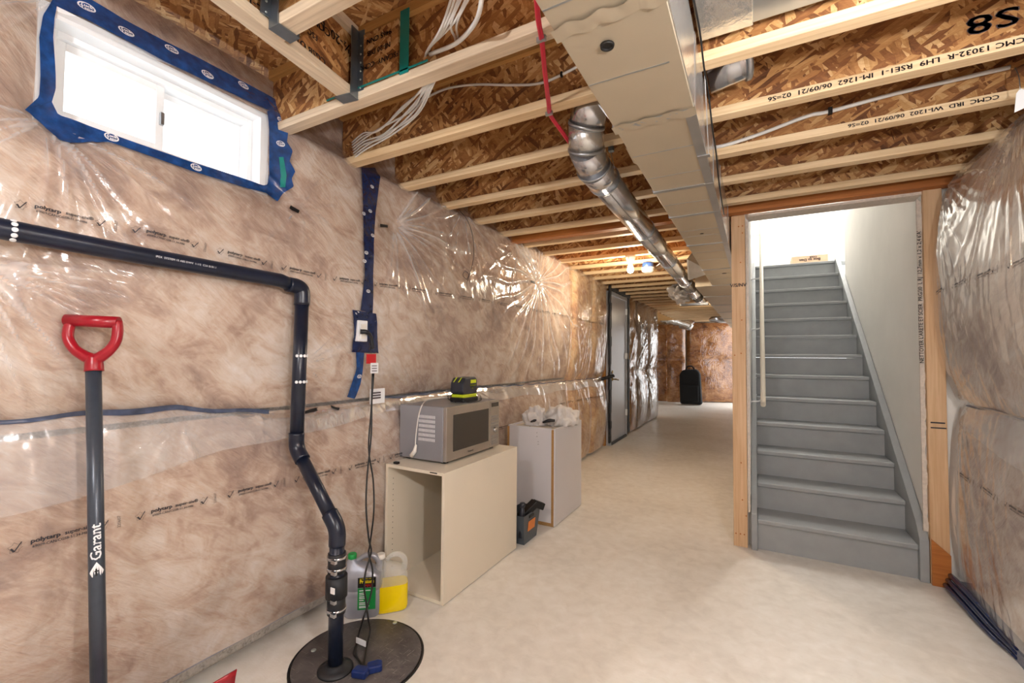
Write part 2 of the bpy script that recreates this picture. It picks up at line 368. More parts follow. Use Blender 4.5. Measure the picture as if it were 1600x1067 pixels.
# ------------------------------------------------------------------ poly surfaces
def vnoise(u, v, seed, sc):
    r = np.random.RandomState(seed).rand(64, 64); u = np.asarray(u)*sc; v = np.asarray(v)*sc
    i = np.floor(u).astype(int); j = np.floor(v).astype(int); a = u-i; b = v-j; a = a*a*(3-2*a); b = b*b*(3-2*b)
    g = lambda x, y: r[x % 64, y % 64]
    return (g(i, j)*(1-a)+g(i+1, j)*a)*(1-b)+(g(i, j+1)*(1-a)+g(i+1, j+1)*a)*b-.5
def pull_field(Y, Z, pulls, ridges=True):
    out = np.zeros_like(Y)
    for k, (py, pz, A, Rr, n, a0, a1) in enumerate(pulls):
        rs = np.random.RandomState(100+k); dy, dz = Y-py, Z-pz; r = np.hypot(dy, dz)+1e-6; th = np.arctan2(dz, dy)
        env = 1.7*A*np.minimum(1, r/.07)*np.exp(-(r/Rr)**1.6)
        rg = np.zeros_like(Y)
        for q in range(n):
            t = a0+(a1-a0)*(q+rs.uniform(-.3, .3)+.5)/n; w = rs.uniform(.35, 1)
            d = np.angle(np.exp(1j*(th-t-.03*np.sin(r*9+q)))); wd = .013+.010*rs.rand()+.005/np.maximum(r, .08)
            rg += w*np.exp(-(d/wd)**2)*np.exp(-(r/(Rr*rs.uniform(.6, 1.6)))**2)
        out += (env*rg if ridges else 0)-1.7*A*np.exp(-(r/.09)**2)-1.2*A*np.exp(-(r/.3)**2)
    return out
TP = 2*math.pi
PL = [(1.99, 2.13, .012, .85, 19, -TP*.3, TP*.16), (2.70, 2.42, .010, .5, 10, -TP*.5, -TP*.05), (4.02, 2.08, .017, 1.3, 30, 0, TP),
      (1.37, 2.05, .007, .45, 9, 0, TP), (.36, 1.60, .010, .6, 14, -TP*.32, TP*.02), (1.42, 1.29, .008, .40, 9, -TP*.22, TP*.15),
      (.50, 2.08, .010, .6, 13, -TP*.47, -TP*.05), (1.30, 2.10, .006, .35, 8, -TP*.4, TP*.1), (1.88, 1.36, .006, .3, 9, -TP*.3, TP*.1),
      (3.6, 2.36, .008, .6, 10, -TP*.5, 0), (5.6, 1.85, .009, .7, 12, 0, TP), (3.0, 1.06, .007, .5, 10, -TP*.5, 0), (.9, 1.1, .006, .4, 8, -TP*.5, 0),
      (5.3, 1.04, .008, .6, 12, 0, TP), (2.3, 1.07, .006, .4, 9, TP*.02, TP*.45), (.52, 2.5, .012, .5, 10, TP*.3, TP*.7)]
def seam_z(Y): return np.interp(Y, [0, .65, .9, 1.2, 1.4, 1.65, 2.0, 3.0, 4.4, 6.7], [1.135, 1.132, 1.128, 1.08, 1.06, 1.06, 1.08, 1.08, 1.05, 1.03])
PIPE_Y, PIPE_X = 1.345, -1.865
def FL(Y, Z, crease=True):
    Y = np.asarray(Y, float); Z = np.asarray(Z, float); sz = seam_z(Y)
    lo = np.clip(Z/sz, 0, 1); up = np.clip((Z-sz)/(2.42-sz), 0, 1)
    b = np.where(Z < sz, .085*np.sqrt(np.maximum(np.sin(math.pi*np.clip(lo*.93+.07, 0, 1)), 0)), .10*np.maximum(np.sin(math.pi*np.clip(up*.78, 0, 1)), 0)**.45)
    x = -1.995+b
    x -= .10*np.clip((Z-2.39)/.12, 0, 1)**.8
    for vy in (5.0, 5.75): x -= .04*np.exp(-((Y-vy)/.06)**2)*(Z < 2.4)
    x -= .05*np.clip((Y-6.3)/.2, 0, 1)
    x += .035*vnoise(Y, Z, 1, 1.6)+.014*vnoise(Y+3, Z, 2, 5.0)
    d = np.hypot(np.maximum(np.maximum(.505-Y, Y-1.205), 0), np.maximum(np.maximum(2.10-Z, Z-2.43), 0))
    x = x*(1-np.exp(-(d/.10)**2))+(-1.945)*np.exp(-(d/.10)**2)
    dz = np.where(Y < PIPE_Y, np.abs(Z-np.interp(Y, [.3, 1.3], [1.70, 1.668])), 9)
    dy = np.where((Z > .80) & (Z < 1.68), np.abs(Y-PIPE_Y), 9)
    dp = np.minimum(dz, dy); cover = ((Z > 1.19) & (Z < 1.345))*1.0
    g = np.exp(-(dp/.07)**2)
    x = x*(1-g)+np.minimum(x, PIPE_X-.036+.03*cover*(Y < PIPE_Y+.0))*g
    x = x+pull_field(Y, Z, PL, crease)+(.004*vnoise(Y, Z*.6, 5, 17) if crease else 0)
    return x
_cache = {}
def surf_at(F, y, z):       # bilinear lookup in a sampled surface (fast for single points)
    if F not in _cache:
        Yg, Zg = np.meshgrid(np.arange(-3.7, 6.8, .01), np.arange(-.1, 2.8, .01), indexing='ij'); _cache[F] = F(Yg, Zg)
    T = _cache[F]; a = (y+3.7)/.01; b = (z+.1)/.01; i = min(max(int(a), 0), T.shape[0]-2); j = min(max(int(b), 0), T.shape[1]-2); a -= i; b -= j
    return float((T[i, j]*(1-b)+T[i, j+1]*b)*(1-a)+(T[i+1, j]*(1-b)+T[i+1, j+1]*b)*a)
def fs(px_, py_, off=.004):        # photo point met with the left film
    X = -1.92
    for _ in range(5):
        P = onx(px_, py_, X); X = surf_at(FL, P[1], P[2])
    return np.array([X+off, P[1], P[2]])
def lw(Y, Z, off=.004): return (surf_at(FL, Y, Z)+off, float(Y), float(Z))

# ------------------------------------------------------------------ structure
ZJ, ZT = 2.38, 2.682
struct('floor', bx((-2.35, -2.6, -.1), (1.3, 10.2, 0)).box((-3.2, 10.2, -.1), (1.3, 15.2, 0)), 'floor')
cl = struct('ceiling', bx((-2.3, -2.6, ZT+.002), (1.3, 3.58, ZT+.02)).box((-2.3, 3.58, ZT+.002), (-.15, 10.2, ZT+.02)).box((-3.2, 10.2, ZT+.002), (-.15, 15.2, ZT+.02)), 'osb_floor')
# left wall: concrete behind, curb, insulation rolls, clear sheet
wl = struct('wall_left', MB().box((-2.35, -2.6, 0), (-2.22, .30, ZT)).box((-2.35, .30, 0), (-2.22, 1.45, 2.06)).box((-2.35, .30, 2.53), (-2.22, 1.45, ZT)).box((-2.35, 1.45, 0), (-2.22, 6.55, ZT)), 'concrete')
part('concrete_curb', bx((-2.22, -2.6, 0), (-2.055, 6.5, .055)), 'concrete', wl, label='rough concrete curb under the insulation', bevel=.012)
part('sill_plate', bx((-2.22, -2.6, .056), (-2.035, 6.5, .095)), 'foam', wl, label='grey foam sill strip on the curb')
for k, y0 in enumerate([.505, 1.207]): pass
WYs, WZs = (.505, 1.205), (2.10, 2.43)
def inswall(name, ys, zs, off, mat, parent, step=.035, label=None):
    ny = max(2, int((ys[1]-ys[0])/step)); nz = max(2, int((zs[1]-zs[0])/step))
    Y, Z = np.meshgrid(np.linspace(*ys, ny), np.linspace(*zs, nz), indexing='ij'); X = FL(Y, Z, False)+off
    G = np.stack([X, Y, Z], -1).tolist(); yy = np.linspace(*ys, ny); zz = np.linspace(*zs, nz)
    hole = lambda i, j: (yy[i+1] > WYs[0]+.005 and yy[i] < WYs[1]-.005 and zz[j+1] > WZs[0]+.005 and zz[j] < WZs[1]-.005)
    return part(name, MB().grid(G, True, hole), mat, parent, label=label, fix=False)
inswall('insulation_batt', (-2.6, 5.0), (.10, 1.07), -.022, 'ins', wl, label='lower roll of tan fibreglass insulation')
inswall('insulation_batt', (-2.6, 5.0), (1.09, 2.66), -.022, 'ins', wl, label='upper roll of tan fibreglass insulation', step=.03)
inswall('insulation_batt', (5.0, 5.75), (.03, 2.66), -.022, 'ins_warm_lit', wl, label='insulation batt with warm bulb light in its colour')
inswall('insulation_batt', (5.75, 6.50), (.03, 2.66), -.022, 'ins_warm_lit', wl, label='insulation batt beside the grey door, warm bulb light in its colour')
def crease_highlight(o, H):          # crease highlights put into the colour: sheet whiter along its ridges
    at = o.data.attributes.new('crease_highlight', 'FLOAT', 'POINT'); at.data.foreach_set('value', np.clip((np.asarray(H).ravel()-.004)/.009, 0, 1).astype(np.float32))
def filmsheet(name, ys, zs, dy, dz, mat, parent, label=None, off=0):
    yy = np.arange(ys[0], ys[1]+1e-6, dy); zz = np.arange(zs[0], zs[1]+1e-6, dz)
    Y, Z = np.meshgrid(yy, zz, indexing='ij'); X = FL(Y, Z)+off
    hole = lambda i, j: (yy[i+1] > WYs[0] and yy[i] < WYs[1] and zz[j+1] > WZs[0] and zz[j] < WZs[1])
    o = part(name, MB().grid(np.stack([X, Y, Z], -1).tolist(), True, hole), mat, parent, label=label, fix=False)
    crease_highlight(o, X-FL(Y, Z, False)-off); return o
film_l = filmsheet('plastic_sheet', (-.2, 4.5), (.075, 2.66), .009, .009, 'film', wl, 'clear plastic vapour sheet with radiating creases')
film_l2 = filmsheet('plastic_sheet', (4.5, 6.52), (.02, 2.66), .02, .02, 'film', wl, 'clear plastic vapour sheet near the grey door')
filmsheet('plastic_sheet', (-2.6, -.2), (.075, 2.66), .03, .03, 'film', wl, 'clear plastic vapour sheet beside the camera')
# overlapped double band under the seam, and the seam sealant line
def ribbon(A, B, m=3, fn=None, n=None, off=.004):
    """strip between two polylines of (Y,Z)"""
    A = np.array(A, float); B = np.array(B, float)
    def rs(P, n):
        d = np.r_[0, np.cumsum(np.hypot(*np.diff(P, axis=0).T))]; t = np.linspace(0, d[-1], n)
        return np.c_[np.interp(t, d, P[:, 0]), np.interp(t, d, P[:, 1])]
    L = np.hypot(*np.diff(A, axis=0).T).sum(); n = n or max(3, int(L/.012)); a, b = rs(A, n), rs(B, n)
    G = [[(fn or (lambda y, z: lw(y, z, off)))(*(a[i]*(1-j/m)+b[i]*(j/m))) for j in range(m+1)] for i in range(n)]
    return MB().grid(G)
ys = np.linspace(-.5, 6.5, 60)
lapb = lambda y: np.interp(y, [-.5, .45, 1.0, 1.25, 1.42, 1.9, 2.6, 4, 6.5], [.84, .86, .93, .93, .96, .99, .985, .95, .92])
part('overlap_band', ribbon([(y, seam_z(y)-.006) for y in ys], [(y, lapb(y)+.012*math.sin(y*7)) for y in ys], 10, off=.003), 'film_lap', wl, label='doubled plastic overlap below the seam', fix=False)
def seam(y0, y1, w, mat='sealant'):
    yy = np.linspace(y0, y1, max(4, int((y1-y0)/.03)))
    A = [(y, seam_z(y)+w*.5*(1+.35*math.sin(y*11))+.004*math.sin(y*23)) for y in yy]; B = [(y, seam_z(y)-w*.5*(1+.3*math.sin(y*9))+.004*math.sin(y*23)) for y in yy]
    return part('seam_sealant', ribbon(A, B, 2, off=.007), mat, wl, label='blue-grey sealant line along the sheet overlap', fix=False)
seam(-.5, 1.27, .018); seam(1.92, 3.1, .012); seam(3.1, 4.6, .008); seam(4.6, 6.2, .006)

# printed marks on the sheet
def stamp(parent, c, dirv, size, fnoff=.0065, surf=None, back=True):
    """one printed repeat: check mark, two lines of text, check mark"""
    surf = surf or (lambda y, z: lw(y, z, fnoff)); a = math.atan2(dirv[1], dirv[0]); ca, sa = math.cos(a), math.sin(a)
    fn = lambda u, v: surf(c[0]+(u*ca-v*sa), c[1]+(u*sa+v*ca))
    mb = MB(); text(mb, 'polytarp', size*1.0, lambda u, v: fn(u-size*2.1, v+size*.42), size*.055, 1.12)
    text(mb, 'super-six\u00ae', size*.92, lambda u, v: fn(u+size*2.5, v+size*.42), size*.035, 1.05)
    text(mb, '69009-CAN/CGSB-51.34-M86', size*.62, lambda u, v: fn(u, v-size*.5), size*.015, .98)
    for sx in (-1, 1):
        cx = sx*size*5.8
        for k in range(11):
            a1, a2 = TP*k/11, TP*(k+1)/11; r1, r2 = size*(.95 if k % 2 else .62), size*(.62 if k % 2 else .95)
            p, q = (cx+r1*math.cos(a1), r1*math.sin(a1)), (cx+r2*math.cos(a2), r2*math.sin(a2)); t = .93
            mb.add([fn(*p), fn(*q), fn(cx+(q[0]-cx)*t, q[1]*t), fn(cx+(p[0]-cx)*t, p[1]*t)], [(0, 1, 2, 3)])
        for p, q, w in (((-.5, 0), (-.1, -.6), .13), ((-.1, -.6), (.75, .8), .08)):
            d = Vector((q[0]-p[0], q[1]-p[1])).normalized(); nx, ny = -d.y*w, d.x*w
            mb.add([fn(cx+size*(p[0]-nx), size*(p[1]-ny)), fn(cx+size*(q[0]-nx), size*(q[1]-ny)), fn(cx+size*(q[0]+nx), size*(q[1]+ny)), fn(cx+size*(p[0]+nx), size*(p[1]+ny))], [(0, 1, 2, 3)])
    part('printed_mark', mb, 'print', parent, fix=False)
    mb = MB(); text(mb, '220607', size*.75, lambda u, v: fn(size*8.2-v, u)); part('printed_mark', mb, 'print', parent, fix=False)
PITCH = 17.5
def stamps(parent, path, size, surf=None):
    P = np.array(path); d = np.r_[0, np.cumsum(np.hypot(*np.diff(P, axis=0).T))]; t = path_off = 0
    t = 0
    while t < d[-1]:
        y, z = np.interp(t, d, P[:, 0]), np.interp(t, d, P[:, 1]); y2, z2 = np.interp(t+.1, d, P[:, 0]), np.interp(t+.1, d, P[:, 1])
        if abs(y2-y)+abs(z2-z) > 1e-5: stamp(parent, (y, z), (y2-y, z2-z), size, surf=surf)
        t += size*PITCH
stamps(film_l, [(.53, 1.772), (.78, 1.765), (1.25, 1.735), (1.5, 1.725), (2.0, 1.745), (3.0, 1.78), (4.4, 1.79)], .0158)
stamps(film_l, [(.56, .765), (.97, .76), (1.35, .745), (1.75, .735), (2.4, .73), (4.4, .72)], .0175)
stamps(film_l2, [(4.65, 1.79), (6.3, 1.80)], .0158)
stamps(film_l2, [(4.7, .80), (6.3, .78)], .0158)

# blue tape with oval logos
def pxs(L): return [tuple(fs(x, y)[1:]) for x, y in L]
def logo(parent, px_, py_, r, mat_bg='white_ink', asp=.72, surf=None, ang=0):
    P = fs(px_, py_); c = (P[1], P[2]); ca, sa = math.cos(ang), math.sin(ang)
    fn = lambda u, v, o=.0075: lw(c[0]+u*ca-v*sa, c[1]+u*sa+v*ca, o)
    mb = disc(MB(), fn, r, r*asp, 18, .80); mb2 = text(MB(), 'Tuck', r*.74, lambda u, v: fn(u, v+r*.22), r*.03)
    mb.v += []; text(mb, 'Tuck', r*.7, lambda u, v: fn(u, v+r*.2), r*.03); text(mb, 'Tape', r*.7, lambda u, v: fn(u, v-r*.3), r*.03)
    part('tape_logo', mb, mat_bg, parent, fix=False)
tp = part('window_tape', ribbon(pxs([(84, -6), (134, -4), (191, 30), (255, 64), (319, 96), (375, 126), (430, 156), (447, 169)]), pxs([(86, 10), (128, 28), (172, 51), (215, 74), (255, 96), (330, 132), (390, 160), (428, 177)]), 4, off=.006), 'tape', wl, fix=False, label='blue tape along the top of the window')
for x, y in [(134, 12), (196, 50), (267, 78), (323, 117), (379, 134)]: logo(tp, x, y, .023)
rag = [(447, 169), (441, 188), (449, 205), (447, 222), (456, 236), (451, 252), (460, 268), (454, 280), (458, 292), (444, 300), (432, 315), (412, 300)]
tp = part('window_tape', ribbon(pxs(rag), pxs([(416, 174), (418, 190), (419, 205), (419, 222), (419, 236), (419, 252), (419, 268), (418, 280), (417, 286), (416, 289), (410, 290), (404, 288)]), 5, off=.007), 'tape', wl, fix=False, label='ragged blue tape right of the window')
for x, y in [(419+18, 188), (437, 225), (436, 165)]: logo(tp, x, y, .018)
part('window_tape', ribbon(pxs([(434, 246), (437, 275), (436, 293)]), pxs([(441, 246), (446, 275), (444, 293)]), 2, off=.009), 'tape_teal', wl, fix=False, label='bright teal piece of tape')
tp = part('window_tape', ribbon(pxs([(415, 302), (380, 293), (300, 268), (230, 243), (170, 222), (105, 223), (90, 218), (66, 196), (38, 172)]), pxs([(412, 291), (385, 281), (300, 254), (230, 230), (190, 216), (140, 198), (110, 186), (90, 180), (80, 160)]), 4, off=.006), 'tape', wl, fix=False, label='blue tape under the window')
for x, y in [(173, 215), (305, 262)]: logo(tp, x, y, .02)
tp = part('window_tape', ribbon(pxs([(38, 172), (60, 152), (62, 120), (60, 60), (66, 25), (84, -6)]), pxs([(80, 160), (86, 140), (86, 120), (82, 60), (84, 30), (88, 8)]), 4, off=.006), 'tape', wl, fix=False, label='blue tape left of the window')
vt = part('tape_strip', ribbon(pxs([(564, 262), (566, 330), (567, 380), (569, 430), (562, 485)]), pxs([(585, 262), (586, 330), (583, 380), (582, 430), (581, 490)]), 3, off=.006), 'tape_dark', wl, fix=False, label='navy tape strip over a vertical seam')
for x, y in [(580, 292), (577, 330), (567, 334), (581, 368), (568, 408), (574, 455), (571, 395)]: logo(vt, x, y, .013)
vt = part('tape_strip', ribbon(pxs([(555, 550), (556, 575), (548, 600), (541, 620)]), pxs([(568, 550), (566, 575), (562, 600), (553, 623)]), 3, off=.006), 'tape', wl, fix=False, label='short blue tape strip below the outlet')
logo(vt, 560, 588, .015)
vt = part('tape_strip', ribbon(pxs([(549, 484), (552, 515), (548, 550)]), pxs([(586, 490), (588, 520), (590, 552)]), 6, off=.008), 'tape_dark', wl, fix=False, label='navy tape patched around the outlet box')
for x, y in [(557, 489), (565, 490), (577, 512), (556, 536), (569, 545), (583, 500)]: logo(vt, x, y, .013)
for L1, L2 in [([(452, 321), (466, 329)], [(450, 326), (464, 334)]), ([(592, 350), (604, 352)], [(592, 355), (604, 356)]), ([(474, 642), (495, 636)], [(474, 646), (495, 641)]),
               ([(515, 633), (529, 637)], [(516, 637), (527, 641)]), ([(827, 437), (834, 440)], [(827, 441), (836, 444)])]:
    part('tape_scrap', ribbon(pxs(L1), pxs(L2), 2, off=.010, n=4), 'black', wl, fix=False, label='small black tape scrap on the sheet')
# stapled folds and hanging string (thin wire)
w = [fs(x, y, .012) for x, y in [(716, 329), (728, 345), (737, 370), (738, 400), (733, 425), (727, 437)]]
tag(part('hanging_wire', MB().tube(w, .0022, 6, n=4).tube([fs(x, y, .012) for x, y in [(727, 437), (721, 430), (725, 424), (731, 430), (728, 440), (727, 452)]], .002, 6, n=4), 'black'), 'thin dark wire hanging from the ceiling edge against the left wall sheet', 'wire')

# window
wn = struct('window_1', MB().box((-2.24, .475, 2.07), (-1.975, .515, 2.46)).box((-2.24, 1.195, 2.07), (-1.975, 1.235, 2.46)).box((-2.24, .515, 2.42), (-1.975, 1.195, 2.46)).box((-2.24, .515, 2.07), (-1.975, 1.195, 2.112)), 'white_paint')
def frame(mb, x0, x1, ya, yb, za, zb, w):
    return mb.box((x0, ya, za), (x1, ya+w, zb)).box((x0, yb-w, za), (x1, yb, zb)).box((x0, ya+w, zb-w), (x1, yb-w, zb)).box((x0, ya+w, za), (x1, yb-w, za+w))
part('window_frame', frame(MB(), -2.16, -2.04, .515, 1.195, 2.112, 2.42, .022), 'white_paint', wn, bevel=.002)
part('sash', frame(MB(), -2.09, -2.06, .537, .855, 2.134, 2.398, .028), 'white_paint', wn, bevel=.002)
part('sash', frame(MB(), -2.13, -2.10, .835, 1.173, 2.134, 2.398, .026), 'white_paint', wn, bevel=.002)
part('pane', bx((-2.078, .56, 2.155), (-2.074, .83, 2.375)), glassy('window_glass', (.98, .99, 1, 1), .06), wn)
part('pane', bx((-2.118, .86, 2.155), (-2.114, 1.15, 2.375)), glassy('window_glass_2', (.98, .99, 1, 1), .06), wn)
part('window_latch', bx((-2.06, .838, 2.24), (-2.045, .852, 2.29)), 'galv', wn, bevel=.002)

# right wall
def FR(Y, Z, crease=True):
    Y = np.asarray(Y, float); Z = np.asarray(Z, float)
    lo = np.clip(Z/1.09, 0, 1); up = np.clip((Z-1.09)/1.33, 0, 1)
    b = np.where(Z < 1.09, .055*np.sqrt(np.maximum(np.sin(math.pi*lo), 0)), .11*np.maximum(np.sin(math.pi*np.clip(up*.95+.02, 0, 1)), 0)**.6)
    x = 1.015-b-.0*Y+.10*np.clip((Z-2.36)/.12, 0, 1)
    x = x+.03*np.exp(-((Y-3.52)/.10)**2)
    x += .03*vnoise(Y, Z, 8, 1.5)+.012*vnoise(Y, Z, 9, 4)
    if True:
        x = x-pull_field(Y, Z, [(3.5, 1.10, .010, .6, 14, TP*.25, TP*.75), (3.45, 2.36, .010, .7, 14, -TP*.5, -TP*.2), (2.6, 2.42, .010, .9, 16, -TP*.45, -TP*.05), (2.2, 1.1, .008, .5, 10, 0, TP*.5)], crease)+(.004*vnoise(Y*3, Z*.5, 12, 9) if crease else 0)
    return x
wr = struct('wall_right', bx((1.14, -2.6, 0), (1.3, 3.7, ZT)), 'concrete')
def rgrid(ys_, zs_, st, off, crease):
    Y, Z = np.meshgrid(np.arange(ys_[0], ys_[1], st), np.arange(zs_[0], zs_[1], st), indexing='ij'); return MB().grid(np.stack([FR(Y, Z, crease)+off, Y, Z], -1).tolist())
part('insulation_batt', rgrid((-2.6, 3.56), (.09, 1.08), .025, .030, False), 'ins', wr, fix=False, label='lower roll of tan insulation')
part('insulation_batt', rgrid((-2.6, 3.56), (1.09, 2.68), .025, .030, False), 'ins', wr, fix=False, label='upper roll of tan insulation')
film_r = part('plastic_sheet', rgrid((1.2, 3.58), (.07, 2.66), .011, 0, True), 'film_right', wr, fix=False, label='clear plastic vapour sheet by the stairs')
_Y, _Z = np.meshgrid(np.arange(1.2, 3.58, .011), np.arange(.07, 2.66, .011), indexing='ij'); crease_highlight(film_r, FR(_Y, _Z, False)-FR(_Y, _Z, True))
part('plastic_sheet', rgrid((-2.6, 1.23), (.07, 2.66), .03, 0, True), 'film', wr, fix=False)
rsf = lambda y, z, o=.006: (surf_at(FR, y, z)-o, y, z)
part('overlap_band', ribbon([(y, 1.085+.01*math.sin(3*y)) for y in np.linspace(1.3, 3.5, 40)], [(y, .93+.06*math.sin(y*2)) for y in np.linspace(1.3, 3.5, 40)], 8, fn=lambda y, z: rsf(y, z, .004)), 'film_lap', wr, fix=False)
part('seam_sealant', ribbon([(y, 1.095+.006*math.sin(9*y)) for y in np.linspace(1.3, 3.5, 50)], [(y, 1.085+.006*math.sin(9*y)) for y in np.linspace(1.3, 3.5, 50)], 2, fn=lambda y, z: rsf(y, z, .008)), 'sealant', wr, fix=False)
for y0 in (3.27, 2.96, 2.65, 2.34, 2.03): stamp(film_r, (-y0, .71), (1, -.03), .0155, surf=lambda a, z: rsf(-a, z, .007))
for y0 in (3.35, 3.05, 2.75, 2.45, 2.15): stamp(film_r, (-y0, 1.72), (1, .03), .0150, surf=lambda a, z: rsf(-a, z, .007))
part('concrete_curb', bx((1.0, -2.6, 0), (1.14, 3.56, .05)), 'foam', wr, label='grey foam sill strip along the floor')
mb = MB()
for k in range(3): mb.tube([(.955+.012*k, 3.54, .02+.03*k), (.962+.014*k, 3.3, .02+.028*k), (.975+.015*k, 3.05, .012+.02*k), (1.0, 2.85, .015+.02*k)], [.014, .016, .012, .006], 8, n=5)
tag(part('sill_gasket', mb, 'tape_dark'), 'crumpled dark blue plastic gasket at the foot of the right wall beside the stairs', 'gasket')
wb = struct('wall_back', bx((-2.35, -2.6, 0), (1.3, -2.5, ZT)), 'drywall')

# ------------------------------------------------------------------ far corridor
def sheetwall(root, a, b, z0, z1, bulge, ncol, rows, mat, fmat, step=.05, seedk=3, off=.03, marks=None):
    """insulated wall between plan points a and b, bulging to its left-hand normal; one batt per bay"""
    a = Vector((*a, 0)); b = Vector((*b, 0)); d = (b-a); L = d.length; d.normalize(); nrm = Vector((d.y, -d.x, 0))
    nU, nV = max(4, int(L/step)), max(6, int((z1-z0)/step))
    U, V = np.meshgrid(np.linspace(0, L, nU), np.linspace(z0, z1, nV), indexing='ij')
    su = np.abs(np.sin(math.pi*U/L*ncol))**.4; sv = np.ones_like(U)
    for r0, r1 in zip(rows[:-1], rows[1:]):
        mk = (V >= r0) & (V <= r1); sv = np.where(mk, np.abs(np.sin(math.pi*(V-r0)/(r1-r0)))**.4, sv)
    H = bulge*su*sv+.03*vnoise(U, V, seedk, 2.5)
    PF = [(L*.5, rows[1]+.02, .02, .8, 18, 0, TP), (L*.3, (rows[1]+z1)/2, .02, .7, 16, 0, TP), (L*.8, z1-.3, .02, .7, 12, 0, TP)]
    cr = pull_field(U, V, PF)
    P = lambda h: [[tuple(a+d*U[i, j]+nrm*h[i, j]+Vector((0, 0, V[i, j]))) for j in range(nV)] for i in range(nU)]
    G = P(H-off+pull_field(U, V, PF, False))
    cuts = [int(round(k*(nU-1)/ncol)) for k in range(ncol+1)]
    for c0, c1 in zip(cuts[:-1], cuts[1:]):
        part('insulation_batt', MB().grid([row for row in G[c0:c1+1]]), mat, root, fix=False)
    part('plastic_sheet', MB().grid(P(H+cr)), fmat, root, fix=False)
# door wall
dw = struct('wall_left_far', MB().box((-2.35, 6.55, 0), (-2.0, 6.63, ZT)).box((-2.35, 7.62, 0), (-2.0, 10.15, ZT)).box((-2.35, 6.63, 2.34), (-2.0, 7.62, ZT)), 'orange_ply')
sheetwall(dw, (-1.975, 7.72), (-1.955, 8.33), .02, 2.36, .06, 1, [0, 1.05, 2.4], 'ins_warm_lit', 'film_dark', off=.02)
sheetwall(dw, (-1.975, 8.33), (-1.95, 10.2), .02, 2.40, .09, 2, [0, 1.05, 2.4], 'ins_warm_lit', 'film_gray', step=.03, off=.02, seedk=6)
part('end_return', bx((-2.6, 10.15, 0), (-1.95, 10.2, ZT)), 'orange_ply', dw)
d1 = struct('door_1', bx((-2.0, 6.66, .03), (-1.955, 7.56, 2.28)), 'door')
part('door_frame', MB().box((-2.02, 6.60, 0), (-1.935, 6.66, 2.34)).box((-2.02, 7.56, 0), (-1.935, 7.62, 2.34)).box((-2.02, 6.66, 2.28), (-1.935, 7.56, 2.34)), 'door', d1, bevel=.004)
part('threshold', bx((-2.0, 6.66, 0), (-1.93, 7.56, .035)), 'black', d1)
part('door_handle', MB().lathe((-1.955, 6.76, .99), [(.028, 0), (.028, .01), (.01, .015), (.01, .05)], 16, (1, 0, 0)).tube([(-1.91, 6.76, .99), (-1.905, 6.80, .99), (-1.905, 6.93, .975)], .012, 8), 'brass', d1, label='brass lever handle')
part('door_handle', MB().lathe((-1.955, 6.76, 1.10), [(.026, 0), (.026, .012), (.018, .016)], 16, (1, 0, 0)), 'brass', d1, label='brass deadbolt')
for z in (.35, 1.3, 2.05): part('hinge', MB().box((-1.957, 7.55, z), (-1.93, 7.575, z+.1)).tube([(-1.93, 7.56, z), (-1.93, 7.56, z+.1)], .008, 8), 'white_paint', d1)
mb = MB()
rs = random.Random(3)
for y in (6.565, 7.66):
    z = .05
    while z < 2.36:
        L = rs.uniform(.08, .2); mb.box((-1.945, y-.03-rs.uniform(0, .02), z), (-1.925+rs.uniform(0, .01), y+.03+rs.uniform(0, .03), min(z+L, 2.4))); z += L*.8
y = 6.55
while y < 7.7:
    mb.box((-1.945, y, 2.34+rs.uniform(0, .01)), (-1.922, y+.09, 2.41+rs.uniform(0, .02))); y += .075
part('door_tape', mb, 'rubber', d1, label='crumpled dark tape around the door frame', bevel=.003)
mb = MB()
for k in range(9): mb.lathe((-1.93+.006*k, 6.2+.045*k, 1.02+.004*k), [(.001, -.03), (.03, 0), (.001, .03)], 7, (rs.random(), rs.random(), rs.random()))
part('door_tape', mb, 'rubber', d1, label='clump of dark tape by the handle')
# far wall
fw = struct('wall_far', bx((-3.2, 15.0, 0), (-.15, 15.2, ZT)), 'concrete')
sheetwall(fw, (-2.95, 13.75), (-2.32, 13.85), .02, 2.3, .10, 1, [0, 1.25, 2.35], 'ins_far', 'film_dark', seedk=13)
sheetwall(fw, (-2.32, 13.72), (-1.82, 13.8), .02, 2.3, .14, 1, [0, 1.25, 2.35], 'ins_far', 'film_dark', seedk=14)
sheetwall(fw, (-1.82, 14.2), (-.2, 14.9), .02, 2.36, .16, 1, [0, 1.25, 2.4], 'ins_far', 'film_dark', seedk=15)
struct('wall_left_rear', bx((-3.2, 10.2, 0), (-3.1, 15.0, ZT)), 'concrete')
# far clutter at the ceiling
t = [ony(x, y, 13.4) for x, y in [(1034, 495), (1045, 496), (1060, 501), (1082, 509)]]
mb = MB().tube(t, [.16, .20, .17, .14], 14, n=6)
for k in range(len(mb.v)):
    x, y, z = mb.v[k]; j = rs.uniform(-.025, .025); mb.v[k] = (x+j, y, z+j)
tag(part('flexible_duct', mb, 'foil'), 'crinkled foil-wrapped flexible duct under the far ceiling', 'duct')
t = [ony(x, y, 12.6) for x, y in [(1108, 500), (1122, 497), (1146, 497)]]
tag(part('metal_duct', MB().tube(t, [.03, .14, .14], 14, n=3), 'galv_shiny'), 'short bright metal duct at the far ceiling beside the stud', 'duct')
P = onz(1080, 628)
P = onz(1080, 632); bg = thing('black_bag', 'tall black fabric bag standing against the far insulated wall', 'bag', (P[0], P[1]-.1, 0))
x, y = P[0], P[1]-.1
part('bag_body', MB().prism([(x-.27, y-.12, .02), (x+.30, y-.12, .02), (x+.25, y-.1, .9), (x+.16, y-.1, 1.0), (x-.2, y-.1, .98), (x-.29, y-.1, .85)], (0, .26, 0)), 'mesh_black', bg, bevel=.05)
